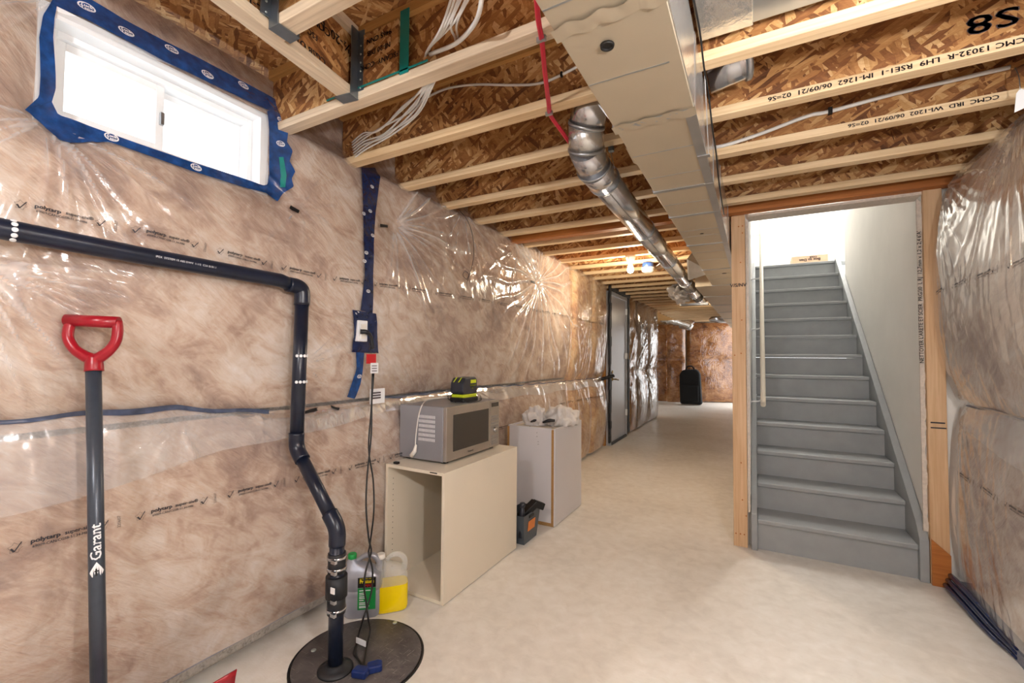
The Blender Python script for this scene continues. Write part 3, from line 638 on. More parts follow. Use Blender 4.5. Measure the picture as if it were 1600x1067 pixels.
part('bag_handle', MB().tube([(x-.12, y, .98), (x-.08, y, 1.07), (x+.04, y, 1.08), (x+.1, y, .99)], .018, 8, n=4), 'mesh_black', bg)
part('bag_pocket', bx((x-.22, y-.17, .1), (x+.22, y-.12, .55)), 'mesh_black', bg, bevel=.02)

# ------------------------------------------------------------------ joists
ORD = ['first', 'second', 'third', 'fourth', 'fifth', 'sixth', 'seventh', 'eighth', 'ninth', 'tenth', 'eleventh', 'twelfth', 'thirteenth', 'fourteenth', 'fifteenth', 'sixteenth', 'seventeenth', 'eighteenth', 'nineteenth', 'twentieth', 'twenty-first', 'twenty-second', 'twenty-third', 'twenty-fourth', 'twenty-fifth', 'twenty-sixth', 'twenty-seventh', 'twenty-eighth']
def joist(Yf, x0, x1, label, group, grey=False, proto=None):
    """Yf: far edge of the bottom flange"""
    yc = Yf-.03
    if proto:
        r = proto.copy(); C.objects.link(r); r.location = (0, yc, 0); r['label'] = label; r['group'] = group; WL[r.name] = (0, yc, 0)
        for ch in proto.children:
            if ch.name.startswith('printed'): continue
            c = ch.copy(); C.objects.link(c); c.parent = r; WL[c.name] = (0, yc, 0)
        return r
    r = thing('wood_i_joist', label, 'joist', (0, yc, 0), group)
    part('bottom_flange', bx((x0, yc-.03, ZJ), (x1, yc+.03, ZJ+.038)), 'pine_grey' if grey else 'pine', r, bevel=.003)
    part('web', bx((x0, yc-.006, ZJ+.036), (x1, yc+.006, ZT-.036)), 'osb', r)
    part('top_flange', bx((x0, yc-.03, ZT-.038), (x1, yc+.03, ZT)), 'top_flange', r)
    return r
near = 'I-joists over the near room'
J = {}
J[-4] = joist(1.313-.411*5, -1.30, 1.12, 'wooden I-joist across the ceiling behind the camera', near, True)
for k, lb in ((-3, 'wooden I-joist above the camera, second behind'), (-2, 'wooden I-joist above the camera, nearest overhead')):
    J[k] = joist(1.313+.411*(k), -1.32, 1.12, lb, near, True, J[-4])
J[-1] = joist(1.313-.411, -1.375, 1.12, 'short weathered I-joist hung in a metal hanger near the top of the photo', near, True)
J[0] = joist(1.313, -2.02, 1.12, 'weathered wooden I-joist ending beside the window, cables through its web', near, True)
lbs = ['wooden I-joist second from the window with white cable stapled along its web', 'wooden I-joist third from the window carrying the red tube end and stamped code', 'wooden I-joist fourth from the window, behind the pipe elbow, stamped code at right', 'wooden I-joist fifth from the window, crossing over the round pipe', 'wooden I-joist just in front of the orange laminated beam']
for k in range(1, 6):
    J[k] = joist(1.313+.411*k, -2.02, 1.12, lbs[k-1], near, False, J[1] if k > 1 else None)
far_g = 'I-joists beyond the laminated beam'
far0 = None
for k in range(26):
    Yf = 3.80+.411*k
    lb = '%s wooden I-joist beyond the orange laminated beam, counting away' % ORD[k]
    j = joist(Yf, -3.1 if False else -2.02, -.16, lb, far_g, False, far0)
    far0 = far0 or j
# longer joists reach left behind the bump: rear ceiling edge
struct('trim_1', bx((-3.1, 10.2, ZJ-.0), (-2.03, 14.9, ZJ+.04)), 'top_flange')
bm_ = thing('laminated_beam', 'orange laminated wood beam spanning the ceiling above the stair opening', 'beam', (0, 3.54, ZJ-.01))
part('ply', bx((-2.0, 3.50, ZJ-.012), (1.1, 3.538, ZT)), 'lvl', bm_); part('ply', bx((-2.0, 3.542, ZJ-.012), (1.1, 3.58, ZT)), 'lvl', bm_)
# beam running along the left wall to the window joist
a0, a1 = Vector((-1.325, .35, 0)), Vector((-1.452, 1.262, 0)); dd = (a1-a0).normalized(); a0 = a0-dd*2.6
yb = thing('trimmer_i_joist', 'weathered I-joist running parallel to the window wall, stamped lettering on its web', 'joist', (a1.x, a1.y, ZJ))
part('bottom_flange', MB().bar(a0+Vector((0, 0, ZJ+.019)), a1+Vector((0, 0, ZJ+.019)), .062, .038), 'pine_y', yb, bevel=.003)
part('web', MB().bar(a0+Vector((0, 0, (ZJ+ZT)/2)), a1+Vector((0, 0, (ZJ+ZT)/2)), .012, ZT-ZJ-.07), 'osb_y', yb)
part('top_flange', MB().bar(a0+Vector((0, 0, ZT-.019)), a1+Vector((0, 0, ZT-.019)), .062, .038), 'pine_y', yb)
rt = Vector((dd.y, -dd.x, 0))
mb = MB(); c = a1-dd*.34+rt*.0075+Vector((0, 0, ZJ+.15))
text(mb, 'CCMC 13032-R  NI-20', .042, plane_fn(c+Vector((0, 0, .04)), -dd, (0, 0, -1)), .001)
text(mb, 'FSC  12/60/90  01-202', .030, plane_fn(c-Vector((0, 0, .02)), -dd, (0, 0, -1)), .001)
text(mb, 'CGSB O1-J0020 WC-118', .034, plane_fn(c-Vector((0, 0, .085)), -dd, (0, 0, -1)), .001)
text(mb, '9\u00bd-20  LVL 16S', .05, plane_fn(a1-dd*.17+rt*.0075+Vector((0, 0, ZJ+.2)), -dd, (0, 0, -1)), .001)
part('printed_mark', mb, 'print', yb, fix=False)
# hangers
def hanger(c, u, w, hgt, label, n=1):
    """U strap: centre bottom c, u unit vector along the carried joist pointing away from the carrier"""
    c, u = Vector(c), Vector(u); s = Vector((-u.y, u.x, 0)); t = .004
    r = thing('joist_hanger', label, 'bracket', tuple(c))
    for sg in (-1, 1):
        mb = MB().bar(c+s*sg*(w/2+t/2)+u*.02, c+s*sg*(w/2+t/2)+u*.02+Vector((0, 0, hgt)), t, .045, up=u)
        mb.bar(c+s*sg*(w/2+.017)+u*.003+Vector((0, 0, .03)), c+s*sg*(w/2+.017)+u*.003+Vector((0, 0, hgt*1.0)), .036, .004, up=u)
        part('side_strap', mb, 'hanger', r)
    part('seat', MB().bar(c+u*.0-Vector((0, 0, .003)), c+u*.05-Vector((0, 0, .003)), w+.012, .004), 'hanger', r)
    mb = MB()
    for k in range(6):
        for sg in (-1, 1): mb.lathe(c+s*sg*(w/2+.018)+u*.005+Vector((0, 0, .04+k*.035)), [(.004, 0), (.003, .003)], 8, tuple(u))
    part('nail', mb, 'screw', r, kind='stuff')
    return r
uu = -dd
hanger(a1-dd*.014-Vector((0, 0, -ZJ)), tuple(uu), .066, .28, 'tall grey metal hanger holding the trimmer joist to the window joist')
hanger((-1.352, .872-.0, ZJ-.002), (1, 0, 0), .064, .28, 'grey metal hanger holding the short joist at the top of the photo')
# filler block with teal tape on the window joist
fb = thing('web_filler_block', 'OSB filler block fixed to the window joist web beside the hanger', 'block', (-1.3, 1.26, ZJ+.04))
part('block', bx((-1.62, 1.252, ZJ+.042), (-1.20, 1.275, ZT-.045)), 'osb', fb)
mb = MB(); F2 = plane_fn((-1.30, 1.250, ZJ+.17), (-1, 0, 0), (0, 0, -1))
text(mb, 'FSCANY  CCMC', .03, lambda a, b: F2(a, b+.05), .001); text(mb, 'NI-20 DIB', .03, F2, .001); text(mb, '9465 CNN', .03, lambda a, b: F2(a, b-.05), .001)
part('printed_mark', mb, 'print', fb, fix=False)
A, B = ony(626, 18, 1.25), ony(638, 112, 1.25)
tag(part('green_tape', MB().box((A[0], 1.2485, B[2]), (B[0], 1.2515, A[2])).box((-1.60, 1.2485, ZJ+.040), (-1.05, 1.2515, ZJ+.047)), 'tape_teal'), 'strip of teal tape on the window joist web', 'tape')
# stamped codes on flanges (upside down as in the photo)
def code(jk, s, xc, size=.026, zoff=.019):
    Y = 1.313+.411*jk-.06-.002; r = J[jk]; part('printed_mark', text(MB(), s, size, plane_fn((xc, Y, ZJ+zoff), (-1, 0, 0), (0, 0, -1)), .0007, 1.25), 'print_soft', r, fix=False)
code(2, 'CCMC 13032-R  LH9  RSE1-1  IM-1262  06/09/21  02=S6', .43)
code(3, 'CCMC  IRD  WI-1202  06/09/21  02=S6', .62, .024)
code(1, 'SB  13', .62, .022)
part('printed_mark', text(MB(), 'S8', .09, plane_fn((.72, 1.313+.411*2-.03-.0085, ZJ+.125), (-1, 0, 0), (0, 0, -1)), .003, 1.6), 'print_soft', J[2], fix=False)
for j, zz in ((7, 2.44), (8, 2.44)):
    Y = 3.80+.411*(j-6)-.064
# ------------------------------------------------------------------ ducts
XL, XR, ZD = -.425, -.168, 2.13
dk = thing('rectangular_duct', 'long rectangular sheet metal duct running under the joists to the rear', 'duct', (XL, 1.5, ZD))
cuts = [-1.6, .42, 1.50, 2.18, 2.62, 3.35, 4.35, 5.35]
for y0, y1 in zip(cuts[:-1], cuts[1:]):
    part('duct_section', bx((XL, y0+.001, ZD), (XR, y1-.001, ZJ-.004)), 'duct', dk, bevel=.002)
    mb = MB().box((XL-.004, y1-.012, ZD-.005), (XR+.004, y1+.012, ZD+.001)).box((XL-.005, y1-.012, ZD), (XL, y1+.012, ZJ-.004)).box((XR, y1-.012, ZD), (XR+.005, y1+.012, ZJ-.004))
    part('drive_cleat', mb, 'galv', dk)
for y in (.9, 1.22, 1.75, 2.0, 2.4, 2.95, 3.1, 3.6, 3.9, 4.6, 4.9): part('bead', bx((XL+.002, y, ZD-.0015), (XR-.03, y+.004, ZD+.001)), 'galv', dk)
part('foil_side', MB().box((XR, -.5, ZD+.005), (XR+.0035, 5.3, ZJ-.006)), 'foil', dk, label='shiny foil-taped right side of duct')
part('edge_flange', MB().box((XR-.03, 1.5, ZD-.004), (XR+.004, 5.35, ZD+.001)), 'galv', dk)
for y, w_ in ((1.50, .05), (.98, .045)):
    mb = MB()
    G = [[(XL-.006+(XR-XL+.012)*i/24, y+w_*(j/3-.5)+.006*math.sin(i*.9+y), ZD-.006+rs.uniform(-.002, .002)) for j in range(4)] for i in range(25)]
    part('mastic_tape', mb.grid(G), 'duct', dk, fix=False)
part('hole', MB().lathe((-.325, 1.08, ZD-.002), [(.013, 0), (.013, -.004), (.017, -.005), (.018, .001)], 20).lathe((-.30, 3.05, ZD-.003), [(.011, 0), (.011, .002)], 14).lathe((-.26, 4.6, ZD-.003), [(.02, 0), (.02, .002)], 14), 'black', dk, label='small black holes in the duct underside')
dk2 = thing('wide_duct_plenum', 'wider sheet metal duct section behind the round pipe towards the rear', 'duct', (-.5, 6, ZD))
X2 = -.60
for y0, y1 in zip([5.36, 6.3, 7.4, 8.6, 10.0, 11.4], [6.3, 7.4, 8.6, 10.0, 11.4, 13.0]):
    part('duct_section', bx((X2, y0+.001, ZD+.0), (XR, y1-.001, ZJ-.004)), 'duct', dk2)
    part('drive_cleat', MB().box((X2-.004, y1-.015, ZD-.006), (XR+.004, y1+.015, ZD+.001)), 'galv', dk2)
# flared take-off flap near the pipe
P = [ony(1073, 405, 4.7), ony(1083, 392, 4.7), ony(1111, 425, 4.9), ony(1075, 437, 4.9)]
tag(part('duct_flap', MB().prism([tuple(p) for p in P], (.012, .012, -.004)), 'galv_shiny'), 'bent galvanised metal flap beside the duct, above the round pipe', 'flap')
# side strut on the duct left edge
P = [onz(937, 165, 2.33), onz(985, 228, 2.16)]
st = thing('duct_strap', 'grey sheet metal strap bracing the near duct edge by the elbow', 'strap', tuple(P[1]))
part('strap', MB().bar(P[0], P[1], .028, .004, up=(1, 0, 0)), 'galv_shiny', st)
P2 = [onz(978, 232, 2.14), onz(990, 232, 2.14), onz(1006, 262, 2.14), onz(990, 255, 2.14)]
part('folded_end', MB().prism([tuple(p) for p in P2], (0, 0, .02)), 'duct', st)
# take-offs on the right of the duct
tk = thing('duct_take_off', 'foil-taped rectangular take-off duct between the joists at the top right of the duct', 'duct', (.1, 1.1, 2.44))
part('duct_section', MB().box((XR+.004, 1.325, 2.44), (.62, 1.63, 2.66)), 'galv', tk, bevel=.004)
part('foil_wrap', MB().box((XR+.003, 1.318, 2.434), (.0, 1.636, 2.664)), 'foil', tk, bevel=.004)
rc = thing('round_duct_collar', 'short round metal collar beside the duct, under the second right joist', 'duct collar', (-.1, 1.9, 2.5))
part('collar', MB().tube([(-.165, 1.90, 2.47), (-.06, 1.90, 2.49), (-.02, 1.905, 2.50)], [.075, .075, .08], 24), 'galv_shiny', rc)
part('rim', MB().tube([(-.035, 1.903, 2.497), (-.018, 1.905, 2.50)], .084, 24), 'galv', rc)
# black wire and clear straps along duct right side
w = [onx(x, y, XR+.02) for x, y in [(1083, -5), (1093, 45), (1100, 105), (1107, 145)]]+[onx(x, y, XR+.025) for x, y in [(1113, 200), (1119, 240), (1124, 290), (1131, 335)]]
tag(part('black_wire', MB().tube(w, .003, 6, n=4), 'black'), 'thin black wire running down the right side of the rectangular duct', 'wire')
st = thing('duct_hanger_strap', 'thin metal hanger strap on the right side of the duct', 'strap', (XR, 1.7, 2.2))
part('strap', MB().bar((XR+.012, 1.72, ZJ), (XR+.012, 1.86, ZD-.002), .014, .003, up=(1, 0, 0)), 'galv_shiny', st)
part('foot', MB().box((XR-.03, 1.85, ZD-.007), (XR+.016, 1.875, ZD-.003)), 'galv', st)
# round pipe with elbow
A, B = Vector((-.683, 2.164, 2.25)), Vector((-.784, 7.75, 2.25)); d = (B-A).normalized()
rp = thing('round_pipe', 'round galvanised metal pipe running below the joists beside the duct', 'pipe', tuple(A))
segs = [0, 1.05, 2.2, 3.5, 4.7, 5.58]
for s0, s1 in zip(segs[:-1], segs[1:]):
    part('pipe_section', MB().tube([A+d*(s0+.0), A+d*(s1)], .076, 32), 'galv_shiny', rp)
    part('seam_ring', MB().tube([A+d*(s1-.012), A+d*(s1+.004)], .079, 32), 'galv', rp)
part('long_seam', MB().bar(A+d*.01+Vector((.03, 0, -.0715)), A+d*5.5+Vector((.03, 0, -.0715)), .006, .003), 'galv', rp)
top = ony(915, 178, 1.86); 
e = [Vector(onz(918, 192, 2.40)), Vector(onz(917, 215, 2.335)), Vector(onz(918, 240, 2.29)), Vector(onz(926, 268, 2.255))]
el = thing('pipe_elbow', 'adjustable galvanised elbow turning the round pipe up between the joists', 'pipe', tuple(A))
E0 = Vector((-.60, 1.80, 2.47)); E1 = Vector((-.655, 1.865, 2.37)); E2 = Vector((-.68, 1.93, 2.295)); E3 = Vector((-.684, 2.05, 2.253)); E4 = A+d*.05
for k, (p, q) in enumerate(((E0, E1), (E1, E2), (E2, E3), (E3, E4))):
    dq = (q-p).normalized(); part('gore', MB().tube([p-dq*.008, q+dq*.008], .080, 30), 'galv_shiny' if k != 1 else 'foil', el)
    part('bead', MB().tube([q-dq*.006, q+dq*.006], .0835, 30), 'galv', el)
hs = thing('pipe_hanger', 'flat metal strap hanging the round pipe beside the elbow', 'strap', (-.6, 2.2, 2.3))
part('strap', MB().bar(onz(953, 233, 2.38), onz(960, 262, 2.26), .018, .002, up=(1, 0, 0)), 'galv', hs)
part('clip', MB().box(tuple(np.array(onz(955, 233, 2.37))-.012), tuple(np.array(onz(955, 233, 2.37))+.012)), 'hanger', hs)
# ragged tape wad and bracket at pipe end
P = onz(1094, 470, 2.2)
WAD = (P[0]-.22, P[1]-.6, 2.24)
tag(part('pipe_bracket', bx((P[0]-.28, P[1]-.1, 2.13), (P[0]+.12, P[1]+.02, 2.16)), 'galv'), 'thin metal crosspiece under the far end of the round pipe', 'bracket')

# ------------------------------------------------------------------ cables
hole = Vector(ony(672, 85, 1.275)); tops = [Vector(onz(x, -25, 2.45)) for x in (712, 718, 724, 731, 738, 745)]
for k, tq in enumerate(tops):
    jx = .012*(k-2.5)
    mid = Vector(ony(690+k*5, 42-k*2, 1.12)); end = hole+Vector((jx*.4+(.12*(k % 2) if k > 2 else 0), -.01, .004*k))
    tag(part('white_cable', MB().tube([tq, mid, end, end+Vector((-.03, .05, -.01))], .0042, 7, n=6), 'white_cable'), 'white cable in the bundle hanging into the window joist web', 'cable', 'cables entering the window joist web')
tag(part('thick_white_cable', MB().tube([tuple(onz(754, -25, 2.43)), tuple(ony(750, 15, 1.10)), tuple(ony(738, 42, 1.17)), tuple(ony(712, 68, 1.23)), tuple(hole)], .0075, 10, n=6), 'white_cable'), 'thicker white cable looping right of the bundle at the top of the photo', 'cable')
for k in range(7):
    s0 = Vector(ony(664+k*3-6, 140-k, 1.36)); m1 = Vector(ony(628+k*4+4*math.cos(k*2.9), 168+k*2+3*math.sin(k*4.1), 1.50)); e1 = Vector(ony(590+k*3+3*math.sin(k*2.3), 200+k*2.4+4*math.cos(k*1.7), 1.60)); e2 = Vector(ony(568+k*.6, 208+k*4.2, 1.64))
    tag(part('white_cable', MB().tube([hole+Vector((0, .08, .02)), s0, m1, e1, e2, e2+Vector((-.12, .03, -.01))], .0042, 7, n=6), 'white_cable'), 'white cable in the bundle fanning down to the insulated wall corner', 'cable', 'cables reaching the left wall corner')
pts = [(568, 226), (590, 218), (612, 200), (640, 172), (668, 152), (700, 138), (745, 132), (800, 133), (845, 130), (885, 113), (912, 98)]
wc = thing('stapled_cable', 'single white cable stapled in a wave along the second joist web', 'cable', tuple(ony(640, 172, 1.66)))
part('cable', MB().tube([ony(x, y, 1.683) for x, y in pts], .0055, 8, n=5), 'white_cable', wc)
for x, y in ((660, 157), (878, 117)): q = ony(x, y, 1.683); part('staple', bx(q-np.array([.004, .009, .01]), q+np.array([.004, .003, .01])), 'black', wc)
pts = [(1098, 222), (1118, 230), (1180, 212), (1260, 182), (1297, 174), (1400, 146), (1500, 123), (1578, 105)]
wc = thing('white_conduit_cable', 'long white cable sagging along the third joist web to the right wall', 'cable', tuple(ony(1297, 174, 2.48)))
part('cable', MB().tube([ony(x, y, 2.48) for x, y in pts], .009, 8, n=5), 'white_cable', wc)
q = ony(1297, 174, 2.48); part('staple', bx(q-np.array([.008, .013, .015]), q+np.array([.008, .005, .015])), 'black', wc)
t1 = ony(1592, 140, 2.35); tg = thing('paper_tag', 'white paper tag hanging on a wire at the top of the right wall', 'tag', tuple(t1))
part('tag_card', MB().prism([ony(1585, 176, 2.35), ony(1602, 168, 2.35), ony(1606, 142, 2.35), ony(1594, 138, 2.35), ony(1588, 146, 2.35)], (0, .002, 0)), 'white_paint', tg)
part('tag_wire', MB().tube([ony(1594, 140, 2.35), ony(1592, 120, 2.36), ony(1586, 106, 2.40)], .0018, 6, n=4), 'galv', tg)
pts = [(837, -10, 2.37), (840, 30, 2.37), (846, 66, 2.372), (850, 110, 2.372), (856, 160, 2.374), (859, 180, 2.374), (875, 203, 2.36), (893, 229, 2.35)]
rt_ = thing('red_tube', 'thin red plastic tube running under the joists to the pipe elbow', 'tube', tuple(onz(846, 66, 2.37)))
part('tube', MB().tube([onz(x, y, z) for x, y, z in pts], .0065, 8, n=4), 'pex', rt_)
part('tube', MB().tube([onz(x+3, y, z) for x, y, z in pts], .0045, 8, n=4), 'pex', rt_)
for x, y in ((846, 62), (858, 178)): q = onz(x, y, 2.37); part('clip', bx(q-np.array([.016, .005, .006]), q+np.array([.016, .005, .010])), 'galv', rt_)
q = onx(1090, 108, XR); 

# bulb, smoke detector
P = ony(985, 410, 4.59); bl = thing('bare_light_bulb', 'lit bare bulb in a porcelain holder on the ceiling joists', 'light bulb', (P[0], P[1], ZJ))
x, y = P[0], P[1]
part('lamp_holder', MB().lathe((x, y, 2.31), [(.025, 0), (.035, .01), (.05, .05), (.055, .07)], 20), 'porcelain', bl)
part('bulb', MB().lathe((x, y, 2.20), [(.002, 0), (.022, .008), (.032, .03), (.03, .055), (.018, .085), (.014, .11)], 20), 'bulb', bl, label='glowing glass bulb')
P = ony(1012, 420, 5.003); x, y = P[0], P[1]
sd_ = thing('smoke_alarm', 'round white smoke alarm on a blue junction box near the lit bulb', 'smoke alarm', (x, y, ZJ))
part('junction_box', MB().lathe((x, y, 2.325), [(.055, 0), (.06, .004), (.06, .05), (.055, .055)], 8), 'blue_box', sd_, label='blue octagonal box')
part('alarm_body', MB().lathe((x, y, 2.27), [(.04, 0), (.062, .012), (.066, .04), (.07, .055)], 28), 'porcelain', sd_)
for k in range(3):
    p = [Vector(onz(1025, 416, 2.34)), Vector(onz(1032+3*k, 411-2*k, 2.37)), Vector(onz(1040+2*k, 407-3*k, 2.36)), Vector(onz(1036+k*3, 417, 2.34))]
    part('lead_wire', MB().tube(p, .004, 6, n=4), 'white_cable', sd_)

# ------------------------------------------------------------------ stairs
Y0, H1, RI, RUN = 3.582, .2128, .1934, .2525; SX0, SX1 = -.006, .85
sw = thing('staircase', 'grey painted wooden staircase rising to the bright landing', 'stairs', (.42, Y0, 0))
for k in range(13):
    y, z = Y0+k*RUN, H1+k*RI
    part('tread', MB().box((SX0, y, z-.032), (SX1, y+(RUN+.04 if k < 12 else .1), z)), 'stair', sw, bevel=.007)
    part('riser', bx((SX0, y+.028, (z-RI-.001) if k else .0), (SX1, y+.042, z-.033)), 'stair', sw)
def stringer(x0, x1, nm='stringer'):
    zt = lambda y: H1+(y-Y0)/RUN*RI
    ya, yb_ = Y0-.015, Y0+12*RUN+.05
    poly = [(x0, ya, 0), (x0, ya+.42, 0), (x0, yb_, zt(yb_)-.38), (x0, yb_, zt(yb_)+.02), (x0, Y0+.06, zt(Y0)+.13), (x0, ya+.012, .265), (x0, ya, .25)]
    return part(nm, MB().prism(poly, (x1-x0, 0, 0)), 'stair', sw, bevel=.004)
stringer(SX1, SX1+.045); stringer(SX0-.037, SX0)
HL = H1+12*RI; YL = Y0+12*RUN+.1
struct('floor_landing', MB().box((-.3, YL, HL-.05), (2.6, 8.2, HL)), 'stair')
for yy_, zz_ in ((Y0+.002-.003, 0),): pass
# stairwell walls
struct('wall_stair_left', MB().box((-.15, 3.67, 0), (-.045, 13.0, ZT)).box((-.15, 3.67, ZT), (-.045, 8.2, 5.2)), 'drywall')
wsr = struct('wall_stair_right', bx((SX1+.047, 3.60, 0), (1.13, 6.28, 5.2)), 'drywall')
struct('wall_landing_back', MB().box((-.3, 8.1, HL-.05), (2.7, 8.2, 5.2)).box((1.13, 6.10, 0), (2.7, 6.2, 5.2)), 'drywall')
struct('wall_landing_right', MB().box((2.6, 6.2, HL), (2.7, 8.2, 2.9)).box((2.6, 6.2, 4.9), (2.7, 8.2, 5.2)), 'drywall')
struct('ceiling_landing', bx((-.3, 3.3, 5.2), (2.7, 8.2, 5.3)), 'drywall')
struct('wall_stair_front', MB().box((-.3, 3.59, ZT+.025), (1.3, 3.66, 5.2)), 'drywall')
struct('trim_2', bx((-.045, 3.585, ZJ-.03), (SX1+.05, 3.72, ZJ-.012)), 'drywall_raw')
# ragged drywall edges
def ragged(x, y, z0, z1, w, lab, seed):
    r2 = random.Random(seed); L = [(x, y, z0)]; Rr = []; z = z0
    while z < z1: Rr.append((x+w*(.75+.45*r2.random()), y-.001*r2.random(), z)); z += r2.uniform(.015, .05)
    P = [(x, y, z0)]+Rr+[(x, y, z1)]
    return part('drywall_edge', MB().prism(P, (0, .012, 0)), 'drywall_raw', wsr, label=lab)
ragged(SX1+.024, 3.588, .30, 2.33, .022, 'ragged cut drywall edge by the right stud', 5)
ragged(-.062, 3.588, .25, 2.33, .014, 'ragged cut drywall edge by the left stud', 8)
part('printed_mark', text(MB(), 'NETTOYER L\'ARETE ET SCIER  PRG/30  L RJ  12,7mm x 1,2 x 2,4 6\'A\'', .028, plane_fn((SX1+.033, 3.584, 1.72), (0, 0, 1), (-1, 0, 0)), .0006), 'print', wsr, fix=False)
# studs
s1 = thing('wall_stud', 'pale spruce stud post left of the stair opening', 'post', (-.11, 3.62, 0))
part('stud', bx((-.155, 3.585, .0), (-.066, 3.665, ZJ-.012)), 'stud', s1, bevel=.003)
mb = MB()
for x, y in ((1154, 354), (1160, 353), (1160, 364), (1157, 410), (1159, 500), (1158, 552), (1148, 555), (1158, 723), (1160, 781), (1166, 806), (1150, 833), (1157, 834), (1163, 835)):
    q = ony(x, y, 3.584); mb.lathe(tuple(q), [(.005, 0), (.005, -.002)], 10, (0, 1, 0))
part('knot', mb, 'lvl', s1)
part('printed_mark', text(MB(), 'V/S/NV', .035, plane_fn((-.112, 3.583, 1.86), (1, 0, 0), (0, 0, 1)), .001), 'print_soft', s1, fix=False)
s2 = thing('wall_stud', 'orange-tinted spruce stud post right of the stair opening', 'post', (.93, 3.60, 0))
part('stud', bx((.898, 3.560, 0), (.985, 3.598, ZJ-.012)), 'stud', s2, bevel=.003)
part('bottom_block', MB().prism([(.900, 3.548, 0), (.985, 3.548, 0), (.985, 3.548, .19), (.900, 3.548, .27)], (0, .011, 0)), 'lvl', s2)
part('printed_mark', MB().box((.91, 3.558, .925), (.98, 3.5595, .932)).box((.91, 3.558, .955), (.975, 3.5595, .963)), 'print', s2)
# handrail
hr = thing('handrail', 'white wooden handrail on the left wall of the stairs', 'handrail', (0, 3.9, .95))
A = Vector(ony(1192.5, 632, 3.86)); Bq = Vector(ony(1188.3, 335, 6.62)); dq = Bq-A; Bq = A+dq*1.15
part('rail', MB().bar(A, Bq, .036, .062), 'melamine', hr, bevel=.012)
for tt in (.03, .30, .56, .86):
    p = A+dq*tt; part('bracket', MB().tube([p-Vector((0, 0, .03)), p+Vector((-.03, 0, -.05)), Vector((-.046, p.y, p.z-.055))], .006, 8, n=3).lathe((-.045, p.y, p.z-.055), [(.02, 0), (.02, .004)], 12, (1, 0, 0)), 'white_paint', hr)
# cardboard box on landing
P = ony(1237, 402, 7.1); Q = ony(1294, 394, 7.1)
cb = thing('cardboard_box', 'pale cardboard box on the upper landing at the top of the stairs', 'box', ((P[0]+Q[0])/2, 7.3, HL))
part('carton', bx((P[0], 7.1, HL), (Q[0], 7.45, P[2])), 'cardboard', cb, bevel=.004)
part('flap', MB().box((P[0], 7.1, P[2]), (Q[0], 7.27, P[2]+.004)), 'cardboard', cb)
mb = MB(); cx, cz = (P[0]+Q[0])/2, P[2]
text(mb, 'Box to Den', .05, plane_fn((cx, 7.098, cz-.05), (-1, 0, 0), (0, 0, -1)), .002); text(mb, 'COLIS', .03, plane_fn((cx+.04, 7.098, cz-.018), (-1, 0, 0), (0, 0, -1)), .002)
for k in range(8): mb.box((P[0]+.05+k*.013, 7.098, HL+.01), (P[0]+.056+k*.013, 7.0995, HL+.08))
part('printed_mark', mb, 'print_soft', cb, fix=False)

# ------------------------------------------------------------------ sump pit and drain pipe
c0 = (onz(455, 1050)+onz(672, 1005))/2; c0 = np.array([-1.555, 1.44, 0]); RL = .272
sl = thing('sump_lid', 'round scratched dark plastic sump pit lid set in the floor', 'lid', (c0[0], c0[1], 0))
part('lid_disc', MB().lathe(tuple(c0), [(RL, 0), (RL, .008), (RL-.006, .013), (.002, .014)], 64), 'lid', sl)
part('pit_rim', MB().lathe(tuple(c0), [(RL+.012, -.001), (RL+.012, .004), (RL+.001, .005), (RL+.001, 0)], 64), 'black', sl)
for x, y in ((617, 973), (655, 1046), (490, 1016), (633, 960)):
    q = onz(x, y, .014)
    if np.hypot(q[0]-c0[0], q[1]-c0[1]) < RL: part('screw', MB().lathe((q[0], q[1], .013), [(.011, 0), (.011, .003), (.007, .005)], 14), 'screw', sl)
mb = MB(); q = onz(620, 1042, .0155); text(mb, 'Cut 4"', .03, plane_fn(q, (.9, .45, 0), (-.45, .9, 0))); q = onz(612, 1058, .0155); text(mb, '11/7', .03, plane_fn(q, (.9, .45, 0), (-.45, .9, 0)))
part('scribble', mb, 'print_soft', sl, fix=False)
dp = thing('drain_pipe', 'black plastic drain pipe along the left wall and down to the sump lid', 'pipe', (-1.58, 1.33, .014))
PR = .0305
hz = [Vector((PIPE_X, -1.2, 1.735)), Vector(onx(0, 357, PIPE_X)), Vector(onx(230, 401, PIPE_X)), Vector(onx(438, 438, PIPE_X))]
corner = Vector((PIPE_X, PIPE_Y, 1.655))
part('pipe_run', MB().tube(hz+[corner+Vector((0, -.05, .0))], PR, 20), 'abs', dp)
part('elbow', MB().tube([corner+Vector((0, -.075, .002)), corner+Vector((0, -.03, 0)), corner+Vector((0, -.006, -.012)), corner+Vector((0, 0, -.035)), corner+Vector((0, 0, -.085))], .0345, 20, n=5), 'abs', dp)
v0 = Vector((PIPE_X, PIPE_Y, 1.60)); v1 = Vector(onx(460, 700, PIPE_X)); v1.y = PIPE_Y-.012
low = Vector(onz(524, 1046, .014)); k1 = Vector(ony(514, 822, low.y)); 
low = Vector((low.x, low.y, .014)); k1 = Vector((low.x-.005, low.y, k1.z)); 
v1b = Vector((PIPE_X+.01, PIPE_Y-.012, v1.z))
part('pipe_run', MB().tube([v0, v1], PR, 20), 'abs', dp)
d2 = (k1-v1).normalized()
part('elbow', MB().tube([v1+Vector((0, 0, .07)), v1+Vector((0, 0, .02)), v1+d2*.02, v1+d2*.07], .0335, 20, n=5), 'abs', dp)
part('pipe_run', MB().tube([v1+d2*.03, k1-d2*.03], .0285, 20), 'abs', dp)
part('elbow', MB().tube([k1-d2*.075, k1-d2*.02, k1+Vector((0, 0, -.02)), k1+Vector((0, 0, -.07))], .0345, 20, n=5), 'abs', dp)
